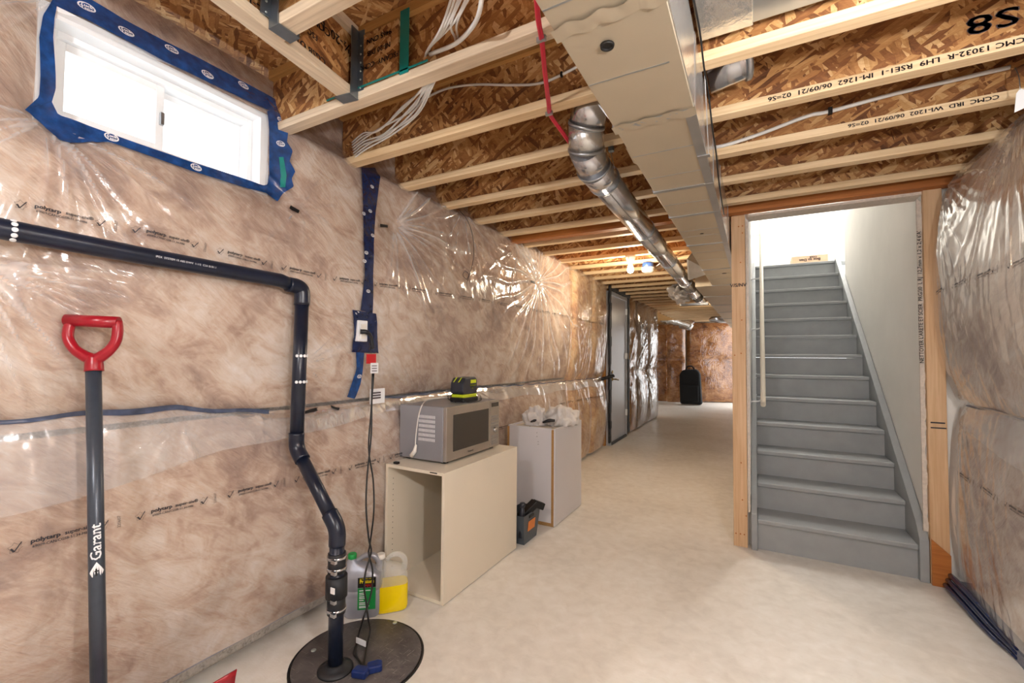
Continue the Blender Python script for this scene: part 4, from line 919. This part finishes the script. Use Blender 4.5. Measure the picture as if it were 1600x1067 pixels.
part('pipe_run', MB().tube([k1+Vector((0, 0, -.03)), low], PR, 20), 'abs', dp)
def zat(y_): return float(ony(522, y_, low.y)[2])
cpx = lambda z: k1.lerp(low, (k1.z-z)/(k1.z-low.z))
za, zb = zat(866), zat(952)
part('check_valve', MB().tube([cpx(za+.012), cpx(za-.07)], [.036, .036], 20).tube([cpx(zat(897)), cpx(zat(930))], .044, 20).tube([cpx(zat(925)), cpx(zb-.01)], [.037, .037], 20), 'rubber', dp, label='black rubber check valve')
for yy2 in (868, 885, 929, 949):
    z = zat(yy2); p = cpx(z); part('hose_clamp', MB().tube([p-Vector((0, 0, .006)), p+Vector((0, 0, .006))], .0405, 24).box(tuple(p+Vector((.02, -.048, -.007))), tuple(p+Vector((.045, -.036, .007)))), 'galv_shiny', dp, label='steel worm-drive clamp')
part('floor_collar', MB().lathe(tuple(low), [(.072, 0), (.072, .006), (.055, .014), (.042, .02), (.036, .03)], 32), 'rubber', dp, label='black rubber grommet')
part('paper_label', MB().box((low.x+.02, low.y-.05, zat(915)), (low.x+.043, low.y-.0465, zat(906))), 'white_ink', dp)
part('white_lettering', text(MB(), 'IPEX  SYSTEM 15 ABS DWV  1-1/2  CSA B181.1', .010, plane_fn((PIPE_X+PR+.0008, .85, 1.675), (0, 1, -.025), (0, 0, 1))), 'white_ink', dp, fix=False)
for (x, y, ax) in ((23, 360, 1), (472, 556, 2), (469, 597, 2)):
    q = Vector(onx(x, y, PIPE_X+PR)); mb = MB()
    for k in range(-2, 3):
        if ax == 1: p = Vector((PIPE_X+(PR+.002)*math.cos(k*.5), q.y, hz[1].z-.002+(PR+.002)*math.sin(k*.5)))
        else: p = Vector((PIPE_X+(PR+.002)*math.cos(k*.5), PIPE_Y-.004+(PR+.002)*math.sin(k*.5), q.z))
        dirx = (p-Vector((PIPE_X, p.y if ax == 1 else PIPE_Y, p.z if ax == 2 else hz[1].z))).normalized()
        mb.lathe(tuple(p), [(.004, 0), (.007, 0), (.007, .002), (.004, .002)], 12, tuple(dirx))
    part('perforated_strap', mb, 'white_ink', dp, label='white perforated pipe strap')

# outlet, plug, cords, labels
ob = fs(563, 518, .02)
ou = thing('wall_outlet', 'white outlet box taped into the left wall sheet above the cords', 'outlet', tuple(ob))
part('outlet_plate', bx((ob[0]-.03, ob[1]-.035, ob[2]-.055), (ob[0]+.004, ob[1]+.03, ob[2]+.06)), 'white_ink', ou, bevel=.004)
part('socket', MB().box((ob[0]+.004, ob[1]-.018, ob[2]-.04), (ob[0]+.008, ob[1]+.014, ob[2]-.008)).box((ob[0]+.004, ob[1]-.018, ob[2]+.008), (ob[0]+.008, ob[1]+.014, ob[2]+.04)), 'porcelain', ou)
Xc = ob[0]+.035
def cpt(x, y, X): return Vector(onx(x, y, X))
pc = thing('pump_power_cord', 'pair of black pump cords hanging from the outlet to the sump lid', 'cord', tuple(cpt(570, 515, Xc)))
part('plug_head', MB().tube([cpt(563, 518, Xc-.02), cpt(573, 519, Xc), cpt(580, 527, Xc), cpt(582, 545, Xc)], [.013, .012, .009, .008], 12, n=5), 'rubber', pc)
part('red_tag', MB().box(tuple(cpt(573, 553, Xc)-Vector((.004, 0, 0))), tuple(cpt(587, 568, Xc)+Vector((.004, 0, 0)))), 'lab_red', pc, label='red warning tag', bevel=.002)
part('paper_label', MB().box(tuple(cpt(579, 567, Xc+.004)), tuple(cpt(591, 583, Xc+.006))), 'white_ink', pc)
part('paper_label', MB().box(tuple(cpt(578, 608, Xc-.02)), tuple(cpt(601, 629, Xc-.018))), 'white_ink', pc)
mb = MB()
for y in (571, 575, 579): mb.box(tuple(cpt(581, y, Xc+.007)), tuple(cpt(589, y+1, Xc+.0075)))
for y in (613, 617, 621): mb.box(tuple(cpt(582, y, Xc-.0165)), tuple(cpt(595, y+1.2, Xc-.016)))
part('printed_mark', mb, 'print_soft', pc)
P1 = [(582, 583, -1.86), (581, 620, -1.84), (580, 680, -1.80), (574, 740, -1.78), (572, 790, -1.74), (576, 840, -1.66), (580, 862, -1.62), (572, 890, -1.60), (569, 915, -1.59), (572, 940, -1.585), (575, 965, -1.57)]
P2_ = [(584, 583, -1.855), (580, 640, -1.83), (576, 700, -1.80), (583, 750, -1.77), (584, 800, -1.73), (578, 850, -1.65), (576, 865, -1.62), (582, 890, -1.60), (581, 920, -1.59), (575, 945, -1.585), (568, 965, -1.57)]
lidp = lambda x, y, z=.022: Vector(onz(x, y, z))
part('cord', MB().tube([cpt(*p) for p in P1]+[lidp(578, 985, .06), lidp(573, 1010, .03), lidp(569, 1035, .03), lidp(568, 1048, .03)], .0042, 8, n=5), 'black', pc)
part('cord', MB().tube([cpt(*p) for p in P2_]+[lidp(562, 985, .05), lidp(557, 1005, .025), lidp(556, 1022, .022), lidp(566, 1040, .03)], .0042, 8, n=5), 'black', pc)
part('cord', MB().tube([lidp(560, 1000, .03), lidp(553, 1020, .022), lidp(560, 1030, .022), lidp(568, 1044, .026)], .0042, 8, n=5), 'black', pc)
q = lidp(564, 1003, .045); part('paper_label', MB().box(tuple(q-Vector((.03, .002, .012))), tuple(q+Vector((.03, .002, .012)))), 'white_ink', pc)
for x, y, a in ((563, 1056, .3), (584, 1048, .9)):
    q = lidp(x, y, .016); ca, sa = math.cos(a), math.sin(a); P_ = [(-.032, -.022), (.032, -.022), (.036, .012), (.02, .024), (-.026, .02)]
    o = part('plug_body', MB().prism([(q.x+u*ca-v_*sa, q.y+u*sa+v_*ca, .016) for u, v_ in P_], (0, 0, .032)), 'blue_plug', pc, bevel=.007, label='blue pump plug resting on the lid')

# ------------------------------------------------------------------ shovel
top = Vector(onx(145, 520, -1.84)); bot = Vector((-1.66, .60, .44)); bot = Vector(onx(154, 1067, -1.69)); dv = (bot-top).normalized()
end = bot+dv*.08
sh = thing('snow_shovel', 'snow shovel with red D-grip and dark grey shaft leaning on the left wall', 'shovel', (end.x, end.y, .02))
Rc = Vector(Rv)          # the grip is seen face-on: its width runs along the picture
wdir = Vector((.42, .88, 0)).normalized(); wdir = (Vector(onx(187, 520, -1.78))-Vector(onx(103, 515, -1.88))); wdir.z = 0; wdir.normalize(); ndir = wdir.cross(Vector((0, 0, 1))).normalized()
sc0 = Vector(onx(146, 576, -1.835))
part('shaft', MB().tube([sc0, end], .0195, 20), 'shaft', sh)
def dpx(x, y):   # point on the grip's own plane
    d = Vector(ray(x, y)); n_ = ndir.cross(Vector((0, 0, 0))) if False else wdir.cross(dv); t_ = (sc0-Vector(CAM)).dot(n_)/d.dot(n_); return Vector(CAM)+d*t_
gl = [(112, 500), (107, 515), (107, 530), (117, 546), (132, 556), (146, 562)]; gr = [(183, 502), (184, 517), (181, 533), (171, 547), (158, 557), (148, 562)]
part('grip', MB().tube([dpx(*p) for p in gl], [.014, .0145, .0145, .015, .017, .019], 12, n=5).tube([dpx(*p) for p in gr], [.014, .0145, .0145, .015, .017, .019], 12, n=5)
     .tube([dpx(103, 500), dpx(186, 504)], .019, 16).tube([dpx(146, 557), dpx(147, 568), dpx(147, 580)], [.019, .023, .0245], 16, n=4), 'red', sh, label='red moulded D-grip')
mb = MB(); cG = Vector(onx(150, 850, -1.74))
tpos = sc0.lerp(end, (sc0.z-cG.z)/(sc0.z-end.z)); toC = (Vector(CAM)-tpos); toC = (toC-dv*toC.dot(dv)).normalized(); sd = dv.cross(toC)
def shf(u, v_):      # u along the shaft, v_ around it
    a = v_/.0198; return tpos-dv*u+(toC*math.cos(a)+sd*math.sin(a)*(1))*.0203
def pxlen(y1, y2): return abs((Vector(onx(150, y1, -1.74))-Vector(onx(150, y2, -1.74))).length)
def shaft_u(y_): q = Vector(onx(150, y_, -1.74)); return (q-tpos).dot(-dv)
L_ = shaft_u(818)-shaft_u(875); text(mb, 'Garant', L_*.345, lambda a, b: shf(a+(shaft_u(818)+shaft_u(875))/2, b), .0008, 1.0)
part('brand_lettering', mb, 'white_ink', sh, fix=False)
mb = MB(); uc = shaft_u(892)
G = [[(uc+(i/6-.5)*.062*(1), (j/6-.5)*.036) for j in range(7)] for i in range(7)]
def dia(u, v_): # rounded rhombus
    return shf(uc+(u+v_)*.0145, (u-v_)*.0088)
mb.grid([[dia(-1+i/4, -1+j/4) for j in range(9)] for i in range(9)])
part('brand_emblem', mb, 'white_ink', sh, fix=False)
mb = MB(); mb.grid([[shf(uc+a, b+.001) for b in (-.002, 0, .002)] for a in (-.010, 0, .010)]); mb.grid([[shf(uc+a, b) for b in (-.005, 0, .005)] for a in (.001, .005)])
for k in range(len(mb.v)): mb.v[k] = tuple(Vector(mb.v[k])+toC*.0006)
part('emblem_leaf', mb, 'black', sh, fix=False)
# blade: wide curved scoop, mostly under the frame
bw = Vector((.12, .99, 0)).normalized(); bn = Vector((.99, -.12, 0)); tc = Vector(onx(366, 1042, -1.60)); half = .335
ctr = tc-bw*half; G = []
for i in range(21):
    s_ = (i/20-.5)*2; row = []
    for j in range(11):
        t_ = j/10; cz = tc.z*(1-t_)+.004*t_
        if j == 0: cz = tc.z-.10*(1-abs(s_)**1.5)*0-.055*(1-abs(s_))*1.2
        row.append(tuple(ctr+bw*s_*half*(1-.06*t_)+bn*(.13*t_*t_-.02*math.sin(math.pi*t_)+.02*abs(s_)**4)+Vector((0, 0, cz-tc.z))))
    G.append(row)
part('blade', MB().grid(G), 'red', sh, fix=False, solid=.006, label='wide red plastic scoop')
part('blade_socket', MB().tube([end-dv*.03, end+dv*.03, end+dv*.14], [.026, .028, .02], 16), 'red', sh)

# ------------------------------------------------------------------ cabinets
X0, X1, YA, YB, ZC, T = -1.905, -1.477, 1.943, 2.77, .704, .018
c1 = thing('open_cabinet', 'cream open-fronted cabinet box carrying the microwave', 'cabinet', ((X0+X1)/2, (YA+YB)/2, 0))
part('side_panel', bx((X1-T, YA, .004), (X1, YB, ZC)), 'melamine', c1, bevel=.001)
part('side_panel', bx((X0, YA, .004), (X0+T, YB, ZC)), 'melamine', c1, bevel=.001)
part('top_panel', bx((X0+T, YA, ZC-T), (X1-T, YB, ZC)), 'melamine', c1, bevel=.001)
part('bottom_panel', bx((X0+T, YA, .004), (X1-T, YB, .004+T)), 'melamine', c1, bevel=.001)
part('back_panel', bx((X0+T, YB-.008, .004+T), (X1-T, YB, ZC-T)), 'melamine', c1)
mb = MB()
for k in range(17): mb.lathe((X0+T-.0005, YA+.045, .10+k*.032), [(.0028, 0), (.0028, .001)], 8, (1, 0, 0))
part('shelf_pin_hole', mb, 'black', c1, kind='stuff')
part('hardware', MB().box((X0+.04, YA+.02, ZC), (X0+.07, YA+.04, ZC+.012)).box((X1-.10, YA-.001, ZC-.010), (X1-.05, YA+.001, ZC-.004)), 'black', c1)
X0b, X1b, Ya, Yb2, Zb = -1.80, -1.395, 3.252, 3.85, .765
P = ony(796, 668, 3.252); X0b = float(P[0])
c2 = thing('tall_cabinet', 'pale grey box cabinet with raw chipboard edges behind the open cabinet', 'cabinet', ((X0b+X1b)/2, (Ya+Yb2)/2, 0))
part('front_panel', bx((X0b, Ya, .026), (X1b-.032, Ya+.016, Zb)), 'melamine_grey', c2, bevel=.001)
part('raw_edge', MB().box((X1b-.032, Ya-.001, .0), (X1b-.012, Ya+.018, Zb-.012)).box((X0b, Ya-.001, .0), (X1b-.032, Ya+.018, .026)).box((X0b-.018, Ya-.001, 0), (X0b, Ya+.018, Zb-.012)), 'chip', c2, label='brown raw chipboard edge')
part('side_panel', bx((X1b-.012, Ya, .006), (X1b, Yb2, Zb)), 'melamine_grey', c2, bevel=.001)
part('side_panel', bx((X0b-.018, Ya+.018, .006), (X0b, Yb2, Zb)), 'melamine_grey', c2, bevel=.001)
part('back_panel', bx((X0b, Yb2-.016, .006), (X1b-.012, Yb2, Zb)), 'melamine_grey', c2)
part('inner_shelf', bx((X0b, Ya+.018, Zb-.03), (X1b-.012, Yb2-.016, Zb-.014)), 'melamine', c2)
mb = MB()
for x, y in ((828, 666), (839, 676), (839, 682), (841, 690), (841, 694)): q = ony(x, y, Ya-.0005); mb.lathe(tuple(q), [(.003, 0), (.003, -.001)], 8, (0, 1, 0))
part('screw_hole', mb, 'black', c2, kind='stuff')
# plastic bags
def blob(name, c, r, seed, mat, parent=None, fl=.0):
    bm = bmesh.new(); bmesh.ops.create_icosphere(bm, subdivisions=5, radius=1); r3 = np.random.RandomState(seed)
    V = np.array([v_.co[:] for v_ in bm.verts]); D = np.ones(len(V))
    for _ in range(26):
        n_ = r3.normal(size=3); n_ /= np.linalg.norm(n_); D += .035*np.sin(V@n_*r3.uniform(4, 14)+r3.uniform(0, 6))
    D += .05*np.abs(np.sin(V[:, 0]*9+V[:, 1]*7+seed))*(V[:, 2] > 0)
    W_ = V*D[:, None]*np.array(r)+np.array(c); W_[:, 2] = np.maximum(W_[:, 2], fl)
    mb = MB(); mb.add(W_.tolist(), [tuple(v_.index for v_ in f.verts) for f in bm.faces], True); bm.free()
    return part(name, mb, mat, parent)
zf = Zb-.012
q = ony(835, 650, 3.45); tag(blob('plastic_bag', (q[0], 3.47, zf+.03), (.10, .10, .115), 3, 'bag', fl=zf), 'smaller crumpled white plastic bag at the left on the tall cabinet', 'bag')
q = ony(878, 648, 3.55); tag(blob('plastic_bag', (q[0]-.02, 3.60, zf+.03), (.14, .19, .125), 8, 'bag', fl=zf), 'larger puffed white plastic bag at the right on the tall cabinet', 'bag')
gv = thing('black_glove', 'black gloves poking out below the white plastic bags', 'gloves', tuple(ony(858, 659, 3.3)))
part('glove', MB().tube([ony(848, 660, 3.32), ony(858, 657, 3.33), ony(867, 657, 3.35)], [.008, .016, .010], 10, n=3), 'rubber', gv)
part('glove', MB().tube([ony(829, 659, 3.31), ony(835, 657, 3.32), ony(838, 656, 3.33)], [.006, .012, .006], 10, n=3), 'rubber', gv)
tag(blob('insulation_wad', WAD, (.11, .5, .12), 21, 'bag'), 'ragged pale wad of plastic and foam at the far end of the round pipe', 'wad')
# grey bin with tools
Pb = onz(812, 848); bxc, byc = -1.50, 2.94
bn_ = thing('tool_caddy', 'dark grey plastic bin with orange label between the two cabinets', 'bin', (bxc, byc, 0))
bot_ = [(-.09, -.12), (.055, -.12), (.055, .12), (-.09, .12)]; G = []
vs = [(bxc+x_*.85, byc+y_*.85, .002) for x_, y_ in bot_]+[(bxc+x_*1.12, byc+y_*1.12, .21) for x_, y_ in bot_]+[(bxc+x_*1.08, byc+y_*1.08, .21) for x_, y_ in bot_]+[(bxc+x_*.82, byc+y_*.82, .01) for x_, y_ in bot_]
fc = [(3, 2, 1, 0)]+[(i, (i+1) % 4, 4+(i+1) % 4, 4+i) for i in range(4)]+[(4+i, 4+(i+1) % 4, 8+(i+1) % 4, 8+i) for i in range(4)]+[(8+i, 8+(i+1) % 4, 12+(i+1) % 4, 12+i) for i in range(4)]+[(12, 13, 14, 15)]
part('bin_body', MB().add(vs, fc), plain('slate_plastic', sr(70, 78, 86), .45), bn_, bevel=.003)
xe = bxc+.055*.99+.004
part('bin_label', MB().add([(xe-.003, byc-.06, .085), (xe-.003, byc+.05, .085), (xe+.0035, byc+.05, .155), (xe+.0035, byc-.06, .155)], [(0, 1, 2, 3)]), 'lab_orange', bn_, solid=.002, label='orange label')
part('bin_slot', bx((xe+.001, byc-.05, .178), (xe+.008, byc+.02, .195)), 'black', bn_)
tl = thing('black_hand_tool', 'black hand tools sticking out of the grey bin', 'tool', (bxc, byc, .2))
part('tool_handle', MB().tube([(bxc+.02, byc-.10, .05), (bxc+.03, byc-.10, .235), (bxc+.03, byc-.095, .275)], [.018, .018, .012], 10).lathe((bxc+.03, byc-.095, .26), [(.013, 0), (.022, .012), (.018, .035)], 8), 'charcoal', tl)
part('tool_head', MB().bar((bxc-.01, byc-.05, .17), (bxc+.06, byc+.06, .262), .07, .045).bar((bxc+.055, byc+.035, .26), (bxc+.10, byc+.10, .225), .05, .05), 'black', tl, bevel=.006)

# microwave
zb0 = ZC+.012
c_f = onz(697, 724, zb0); c_l = onz(631, 708, zb0); c_r = onz(789, 697, zb0)
MX1, MX0 = -1.50, -1.845; MY0, MY1 = float(c_f[1]), float(c_r[1]); MX1 = float(c_f[0]); MX0 = MX1-.36; MH = .255
zt = float(onx(697, 637, MX1)[2]); MH = zt-zb0
mw = thing('microwave', 'silver microwave oven with dark door window on the open cabinet', 'microwave', ((MX0+MX1)/2, (MY0+MY1)/2, ZC))
part('body', bx((MX0, MY0, zb0), (MX1-.025, MY1, zt)), 'steel_side', mw, bevel=.006)
dsp = MY0+(MY1-MY0)*.80
part('door', bx((MX1-.024, MY0, zb0+.004), (MX1, dsp-.002, zt-.002)), 'steel', mw, bevel=.004)
part('door_window', bx((MX1-.004, MY0+.065, zb0+.055), (MX1+.0015, dsp-.022, zt-.05)), 'dark_glass', mw, label='dark glass door window')
cp = part('control_panel', bx((MX1-.024, dsp, zb0+.004), (MX1, MY1, zt-.002)), 'steel', mw, bevel=.004)
part('display', bx((MX1, dsp+.018, zt-.045), (MX1+.002, MY1-.014, zt-.018)), 'dark_glass', cp)
for k, z in enumerate((.215, .195, .172, .150, .085, .068)):
    part('button', bx((MX1, dsp+.018, zb0+z-.012), (MX1+.003, MY1-.014, zb0+z)), 'button', cp)
part('button', bx((MX1, dsp+.022, zb0+.02), (MX1+.004, MY1-.018, zb0+.05)), 'button', cp, label='large open button')
part('knob', MB().lathe((MX1, (dsp+MY1)/2, zb0+.118), [(.018, 0), (.018, .010), (.014, .014)], 20, (1, 0, 0)), 'galv_shiny', cp)
part('brand_lettering', text(MB(), 'Panasonic', .016, plane_fn((MX1+.001, (MY0+dsp)/2+.01, zb0+.028), (0, 1, 0), (0, 0, 1)), .0005), 'print', mw, fix=False)
mb = MB()
for r_ in range(6):
    for k in range(12):
        x = MX1-.205+k*.0105; z = zt-.055-r_*.027; mb.box((x, MY0-.0012, z-.017), (x+.004, MY0+.001, z))
part('vent_slot', mb, 'white_ink', mw, kind='stuff')
part('foot', MB().box((MX0+.03, MY0+.03, ZC), (MX0+.06, MY0+.06, zb0)).box((MX1-.06, MY0+.03, ZC), (MX1-.03, MY0+.06, zb0)).box((MX0+.03, MY1-.06, ZC), (MX0+.06, MY1-.03, zb0)).box((MX1-.06, MY1-.06, ZC), (MX1-.03, MY1-.03, zb0)), 'black', mw)
yf = MY0-.006
pts = [onz(700, 621, zt+.004), onz(683, 622, zt+.004), onz(668, 625, zt+.004), ony(660, 632, yf), ony(654, 650, yf), ony(650, 680, yf), ony(649, 695, yf-.004)]
part('power_cord', MB().tube(pts, .0038, 8, n=6), 'white_cable', mw, label='white power cord')
part('plug', MB().tube([ony(650, 695, yf-.006), ony(648, 705, yf-.008), ony(643, 712, yf-.008)], [.006, .013, .015], 12), 'porcelain', mw, label='white plug')
# battery and charger
q = onz(725, 627, zt); qx, qy = float(q[0]), float(q[1])
ch = thing('battery_charger', 'lime and black tool battery charger on the microwave', 'charger', (qx, qy, zt))
part('charger_base', bx((qx-.06, qy-.075, zt+.001), (qx+.05, qy+.095, zt+.030)), 'black', ch, bevel=.006)
part('charger_top', bx((qx-.056, qy-.065, zt+.028), (qx+.046, qy+.09, zt+.050)), 'lime', ch, bevel=.006, label='lime green upper shell')
part('cord', MB().tube([onz(703, 624, zt+.006), onz(707, 616, zt+.015), onz(712, 610, zt+.02), onz(716, 620, zt+.03), onz(728, 628, zt+.006), onz(745, 627, zt+.006), onz(752, 624, zt+.006), onz(750, 618, zt+.012)], .0032, 7, n=6).tube([onz(690, 619, zt+.006), onz(697, 617, zt+.01), onz(705, 611, zt+.02), onz(700, 622, zt+.006), onz(712, 628, zt+.006)], .0032, 7, n=6), 'black', ch)
bt = thing('tool_battery', 'charcoal cordless tool battery with lime lettering on the charger', 'battery', (qx, qy, zt+.045))
z0 = zt+.051
prof = [(-.07, 0), (.082, 0), (.092, .024), (.086, .094), (.066, .110), (-.052, .105), (-.074, .075), (-.080, .018)]
part('battery_case', MB().prism([(qx-.055, qy+a, z0+b) for a, b in prof], (.10, 0, 0)), 'charcoal', bt, bevel=.006)
part('brand_patch', bx((qx+.0440, qy+.008, z0+.070), (qx+.0465, qy+.072, z0+.092)), 'lime', bt)
part('brand_lettering', text(text(MB(), 'lithium+', .022, plane_fn((qx+.0470, qy+.038, z0+.056), (0, 1, 0), (0, 0, 1)), .0006), '18V', .013, plane_fn((qx+.0470, qy+.028, z0+.036), (0, 1, 0), (0, 0, 1)), .0006), 'lime', bt, fix=False)
part('stripe', MB().bar((qx-.03, qy-.077, z0+.078), (qx-.022, qy-.052, z0+.108), .007, .003).bar((qx+.008, qy-.077, z0+.078), (qx+.016, qy-.052, z0+.108), .007, .003), 'lime', bt)

# ------------------------------------------------------------------ jugs
def jug(name, label, base, ang, W_, D_, H_, mat, cap, capname, hl, neck=-.6):
    """rounded rectangular jug, W_ along its local x; loop handle at +x, neck at -x"""
    ca, sa = math.cos(ang), math.sin(ang); bx_, by_ = base
    T_ = lambda u, v_, z: Vector((bx_+u*ca-v_*sa, by_+u*sa+v_*ca, z))
    r = thing(name, label, 'jug', (bx_, by_, 0)); n_ = 32; mb = MB(); rings = []
    lv = [(0.0, .86, .86, 0), (.012, .97, .97, 0), (.03, 1, 1, 0), (.10, 1, 1, 0), (.105, .985, .985, 0), (.11, 1, 1, 0), (H_*.45, 1, 1, 0), (H_*.455, .985, .985, 0), (H_*.46, 1, 1, 0), (H_*.66, 1, 1, 0), (H_*.70, .97, .97, 0), (H_*.80, .72, .70, -.12*W_), (H_*.88, .42, .46, -.27*W_), (H_*.92, .23, .38, -.31*W_), (H_*.95, .22, .36, -.31*W_)]
    G = []
    for z, a, b, sh_ in lv:
        row = []
        for k in range(n_+1):
            t = TP*k/n_; c_, s_ = math.cos(t), math.sin(t); e_ = .45 if z < H_*.85 else .9
            row.append(T_(sh_+a*W_/2*abs(c_)**e_*(1 if c_ > 0 else -1), b*D_/2*abs(s_)**e_*(1 if s_ > 0 else -1), z+.003))
        G.append(row)
    mb.grid(G); mb.add(G[0][:-1], [tuple(range(n_))]); mb.add(G[-1][:-1], [tuple(range(n_))])
    part('jug_body', mb, mat, r, label=hl)
    part('handle', MB().tube([T_(-.18*W_, 0, H_*.90), T_(.05*W_, 0, H_*.99), T_(.28*W_, 0, H_*.97), T_(.42*W_, 0, H_*.86), T_(.40*W_, 0, H_*.70)], [.012, .013, .015, .015, .016], 12, n=5), mat, r)
    cc = T_(-.31*W_, 0, H_*.95)
    part('cap', MB().lathe(tuple(cc), [(.021, 0), (.022, .004), (.022, .022), (.018, .026)], 20), cap, r, label=capname)
    return r, T_
P = (onz(541, 966)+onz(585, 968))/2
a1 = math.atan2(.88, .47)
j1, T1 = jug('coolant_jug', 'silver plastic coolant jug with green cap behind the sump lid', (-1.80, 1.69), math.radians(38), .185, .115, .30, 'silver_jug', 'green_cap', 'green screw cap', 'silver moulded body')
def lab(T_, u0, u1, z0_, z1_, D_, mat, nm, parent, o_=.0015, label=None):
    G = [[T_(u0+(u1-u0)*i/8, -D_/2-o_, z0_+(z1_-z0_)*j/2) for j in range(3)] for i in range(9)]
    return part(nm, MB().grid(G), mat, parent, fix=False, label=label)
lab(T1, -.018, .070, .16, .21, .115, 'lab_black', 'label', j1, label='black label band'); lab(T1, -.018, .070, .05, .158, .115, 'lab_green', 'label', j1, label='green label panel')
fnj = lambda a, b, z, u: (lambda p, q_: T1(u+p, -.05-.003, z+q_))
part('lettering', text(text(MB(), 'Prestone', .026, lambda p, q_: T1(.026+p*.82, -.0605, .190+q_), .0012, .9), 'EXTENDED LIFE', .008, lambda p, q_: T1(.02+p, -.0605, .204+q_)), 'lab_yellow', j1, fix=False)
part('lettering', text(MB(), 'MAX', .020, lambda p, q_: T1(.036+p, -.0605, .170+q_), .001), 'lab_red', j1, fix=False)
mb = MB()
for k, (w_, z) in enumerate(((.055, .144), (.03, .132), (.03, .124), (.025, .114), (.03, .106), (.022, .096), (.04, .084), (.035, .076), (.05, .066), (.04, .060))):
    G = [T1(-.010, -.0605, z), T1(-.010+w_, -.0605, z), T1(-.010+w_, -.0605, z+.004), T1(-.010, -.0605, z+.004)]; mb.add(G, [(0, 1, 2, 3)])
part('lettering', mb, 'white_ink', j1, fix=False)
j2, T2 = jug('washer_fluid_jug', 'cloudy plastic jug half full of yellow fluid beside the silver jug', (-1.705, 1.79), math.radians(48), .17, .105, .285, 'jug_plastic', 'porcelain', 'white screw cap', 'cloudy translucent body')
G = []; n_ = 32
for z, a in ((.006, .84), (.014, .95), (.03, .98), (.142, .98)):
    G.append([T2(a*.17/2*abs(math.cos(TP*k/n_))**.45*(1 if math.cos(TP*k/n_) > 0 else -1)*1.035, a*.105/2*abs(math.sin(TP*k/n_))**.45*(1 if math.sin(TP*k/n_) > 0 else -1)*1.035, z) for k in range(n_+1)])
mb = MB().grid(G); mb.add(G[0][:-1], [tuple(range(n_))]); mb.add(G[-1][:-1], [tuple(range(n_))])
part('fluid', mb, 'jug_fluid', j2, label='bright yellow fluid')
